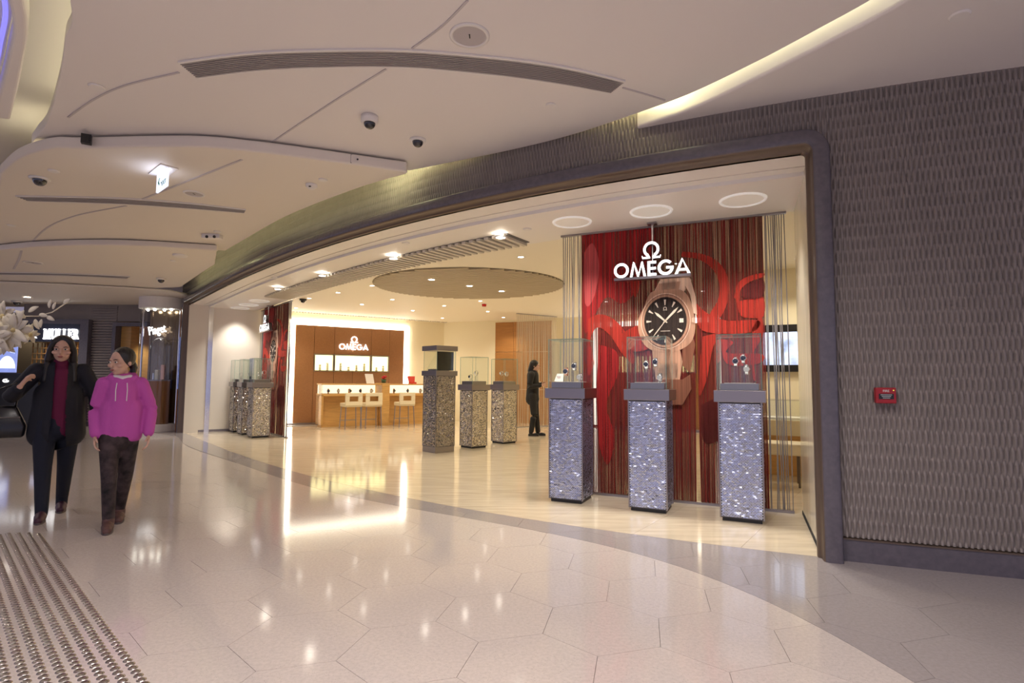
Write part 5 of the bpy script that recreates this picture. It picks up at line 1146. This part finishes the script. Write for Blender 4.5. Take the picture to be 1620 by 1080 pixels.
for s_ in (-1, 1): F.limb([q+Vector((s_*.012, -.040, .108)), q+Vector((s_*.058, -.052, .072)), q+Vector((s_*.084, -.025, .0)), (s_*.094, -.01, 1.38), (s_*.105, -.055, 1.22)], [.020, .022, .024, .034, .016])
F.fuse('hair', hairm, wm, .0085, 4)
# her bag
bp_ = Matrix.Rotation(math.radians(36), 3, 'Z')@Vector((-.395, .03, 0))
bag = thing('handbag', (-4.13+bp_.x, 5.06+bp_.y, .70), 'shiny black shoulder bag hanging at the side of the person in the open jacket', 'bag', math.radians(36)); bm_ = mat('black_patent', (.010, .010, .012), .22)
bx_ = MB().add([(-.17, -.05, .02), (.17, -.05, .02), (.17, .06, .02), (-.17, .06, .02), (-.185, -.06, .12), (.185, -.06, .12), (.185, .07, .12), (-.185, .07, .12), (-.11, -.02, .30), (.11, -.02, .30), (.11, .03, .30), (-.11, .03, .30)],
 [(3, 2, 1, 0), (0, 1, 5, 4), (1, 2, 6, 5), (2, 3, 7, 6), (3, 0, 4, 7), (4, 5, 9, 8), (5, 6, 10, 9), (6, 7, 11, 10), (7, 4, 8, 11), (8, 9, 10, 11)]).build('bag_body', bm_, bag, smooth=True)
m_ = bx_.modifiers.new('round', 'BEVEL'); m_.width = .03; m_.segments = 4
MB().tube([(-.10, 0, .29), (-.06, -.04, .42), (.12, -.22, .50), (.13, -.14, .44), (.10, 0, .29)], .009, 8).build('strap', bm_, bag, smooth=True); MB().tube([(-.14, -.052, .20), (.14, -.052, .20)], .004, 6).build('zip', M['steel'], bag)

# ---------------- girl in the pink hoodie
gl_ = thing('person', (-3.33, 4.74, 0), 'child in a bright pink hoodie and patterned leggings walking on the mall floor', 'person', math.radians(33), 'people in the mall')
RL, LL = [(-.07, .0, .78), (-.055, -.05, .42), (-.04, -.10, .085)], [(.065, .01, .78), (.055, .09, .43), (.02, .27, .11)]
RA, LA = [(-.13, .015, 1.205), (-.18, .05, .97), (-.165, -.02, .78)], [(.13, .015, 1.205), (.215, .04, .985), (.205, -.05, .775)]
Hc = (-.02, -.015, 1.385); HR = Matrix.Rotation(math.radians(-42), 3, 'Z')@Matrix.Rotation(math.radians(7), 3, 'X')
F = Flesh(); head(F, Hc, HR, .95); F.limb([(-.01, .012, 1.325), (0, .015, 1.20)], [.042, .048]); F.limb([(0, .015, 1.16), (0, .01, .98), (0, .015, .80)], [.09, .085, .095]); F.limb([(-.11, .015, 1.20), (.11, .015, 1.20)], [.045, .045])
for A_ in (RA, LA): F.limb(A_, [.040, .032, .022])
for A_ in (RL, LL): F.limb(A_, [.072, .047, .032]); F.limb([A_[2], (A_[2][0], A_[2][1]-.02, .05), (A_[2][0], A_[2][1]-.09, .03)], [.028, .023, .018])
hand(F, LA[2], (0, -.2, -1), (-.9, -.2, 0), (0, -1, .1), .4, .9); hand(F, RA[2], (0, -.2, -1), (.9, -.2, 0), (0, -1, .1), .4, .9)
F.fuse('body', skin, gl_, .006, 4); face(gl_, Hc, HR, .95)
F = Flesh(); F.limb([(0, .02, 1.19), (0, .015, 1.0), (0, .02, .82), (0, .02, .77)], [.115, .122, .126, .118], 22); F.limb([(-.115, .015, 1.185), (.115, .015, 1.185)], [.056, .056]); F.limb([(-.05, .01, 1.0), (-.06, .02, .78)], [.10, .105], 16); F.limb([(.05, .01, 1.0), (.06, .02, .78)], [.10, .105], 16)
for A_ in (RA, LA): F.limb([A_[0], A_[1], Vector(A_[1]).lerp(Vector(A_[2]), .95)], [.058, .053, .042])
F.limb([(-.085, -.03, 1.255), (-.07, .07, 1.27), (0, .105, 1.275), (.07, .07, 1.27), (.085, -.03, 1.255)], [.026, .034, .040, .034, .026]); hd_ = F.fuse('hoodie', pink, gl_, .0098, 5)
for s_ in (-1, 1): MB().tube([(s_*.035, -.118, 1.21), (s_*.04, -.14, 1.15), (s_*.038, -.14, 1.06)], .0035, 6).build('drawstring', white, hd_)
F = Flesh(); F.limb([(-.055, -.03, 1.262), (0, -.062, 1.248), (.055, -.03, 1.262)], [.020, .022, .020]); F.fuse('collar', white, gl_, .007, 3)
F = Flesh(); F.limb([(0, .015, .80), (0, .015, .74)], [.11, .112], 18)
for A_ in (RL, LL): F.limb([A_[0], A_[1], (A_[2][0], A_[2][1], A_[2][2]), (A_[2][0], A_[2][1], .055)], [.083, .058, .044, .042])
F.fuse('leggings', legm, gl_, .0095, 4); snk = mat('brown_sneaker', (.10, .045, .04), .6, noise=(20, .4))
shoe(gl_, (RL[2][0], RL[2][1], 0), (RL[2][0], -.5, 0), snk, 'sneaker'); shoe(gl_, (LL[2][0], LL[2][1], 0), (LL[2][0], -.3, 0), snk, 'sneaker')
F = Flesh(); q = Vector(Hc); bk = HR@Vector((0, 1, 0)); F.ball(q+bk*.028+Vector((0, 0, .040)), .096, (.93, .99, .96)); F.limb([q+bk*.10+Vector((0, 0, .01)), q+bk*.135+Vector((0, 0, -.06)), q+bk*.115+Vector((0, 0, -.17))], [.028, .034, .012]); F.fuse('hair', hairm, gl_, .008, 3)
MB().lathe([(.018, -.008), (.026, -.008), (.026, .008), (.018, .008)], 14).xform(Matrix.Translation(q+bk*.108+Vector((0, 0, .0)))@Matrix.Rotation(PI/2, 4, 'X')).build('hair_tie', white, gl_)

# ---------------- person in black inside the shop
gd = thing('person', (.50, 12.78, 0), 'person in black suit standing in profile deep inside the shop', 'person', math.radians(78), 'people in the mall')
RL, LL = [(-.085, .0, .92), (-.085, -.03, .50), (-.08, .03, .09)], [(.085, .0, .92), (.08, -.05, .50), (.08, -.10, .09)]
RA, LA = [(-.18, .01, 1.41), (-.225, .06, 1.12), (-.10, -.20, 1.16)], [(.18, .01, 1.41), (.23, .06, 1.12), (.10, -.19, 1.20)]
Hc = (0, -.045, 1.60); HR = Matrix.Rotation(math.radians(8), 3, 'X')
F = Flesh(); head(F, Hc, HR, 1.); F.limb([(0, .0, 1.52), (0, .01, 1.40)], [.052, .06]); F.limb([(0, .01, 1.36), (0, .0, 1.12), (0, .01, .94)], [.11, .10, .11]); F.limb([(-.14, .01, 1.40), (.14, .01, 1.40)], [.055, .055])
for A_ in (RA, LA): F.limb(A_, [.05, .04, .028])
for A_ in (RL, LL): F.limb(A_, [.088, .058, .038]); F.limb([A_[2], (A_[2][0], A_[2][1]-.11, .035)], [.034, .026])
hand(F, RA[2], (.5, -.8, .1), (.4, .3, -.8), (.2, -.3, .8), .7); hand(F, LA[2], (-.5, -.8, .1), (-.4, .3, -.8), (-.2, -.3, .8), .7); F.fuse('body', skin, gd, .0065, 4); face(gd, Hc, HR)
blk = mat('black_suit', (.010, .010, .011), .75, bump=(200, .1)); F = Flesh(); F.limb([(0, .015, 1.39), (0, .01, 1.15), (0, .02, .92), (0, .02, .84)], [.135, .138, .15, .158], 22); F.limb([(-.15, .01, 1.395), (.15, .01, 1.395)], [.066, .066])
for A_ in (RA, LA): F.limb([A_[0], A_[1], Vector(A_[1]).lerp(Vector(A_[2]), .9)], [.074, .064, .046])
F.limb([(-.05, -.03, 1.46), (0, .05, 1.47), (.05, -.03, 1.46)], [.03, .035, .03]); F.fuse('suit_jacket', blk, gd, .0105, 5)
F = Flesh(); F.limb([(0, .01, .94), (0, .01, .86)], [.125, .13], 18)
for A_ in (RL, LL): F.limb([A_[0], A_[1], (A_[2][0], A_[2][1], .10)], [.10, .074, .058])
F.fuse('trousers', blk, gd, .0105, 5); bs = mat('black_shoe', (.01, .01, .01), .3)
shoe(gd, (RL[2][0], RL[2][1], 0), (RL[2][0], -.5, 0), bs); shoe(gd, (LL[2][0], LL[2][1], 0), (LL[2][0], -.5, 0), bs)
F = Flesh(); q = Vector(Hc); F.ball(q+Vector((0, .03, .045)), .106, (.93, 1.02, .98)); F.limb([q+Vector((0, .07, .02)), (0, .07, 1.47), (0, .075, 1.40)], [.08, .075, .04]); F.fuse('hair', hairm, gd, .009, 4)
MB().b2(-.03, .03, -.165, -.15, 1.22, 1.245).build('name_tag', mat('pale_display'), gd)
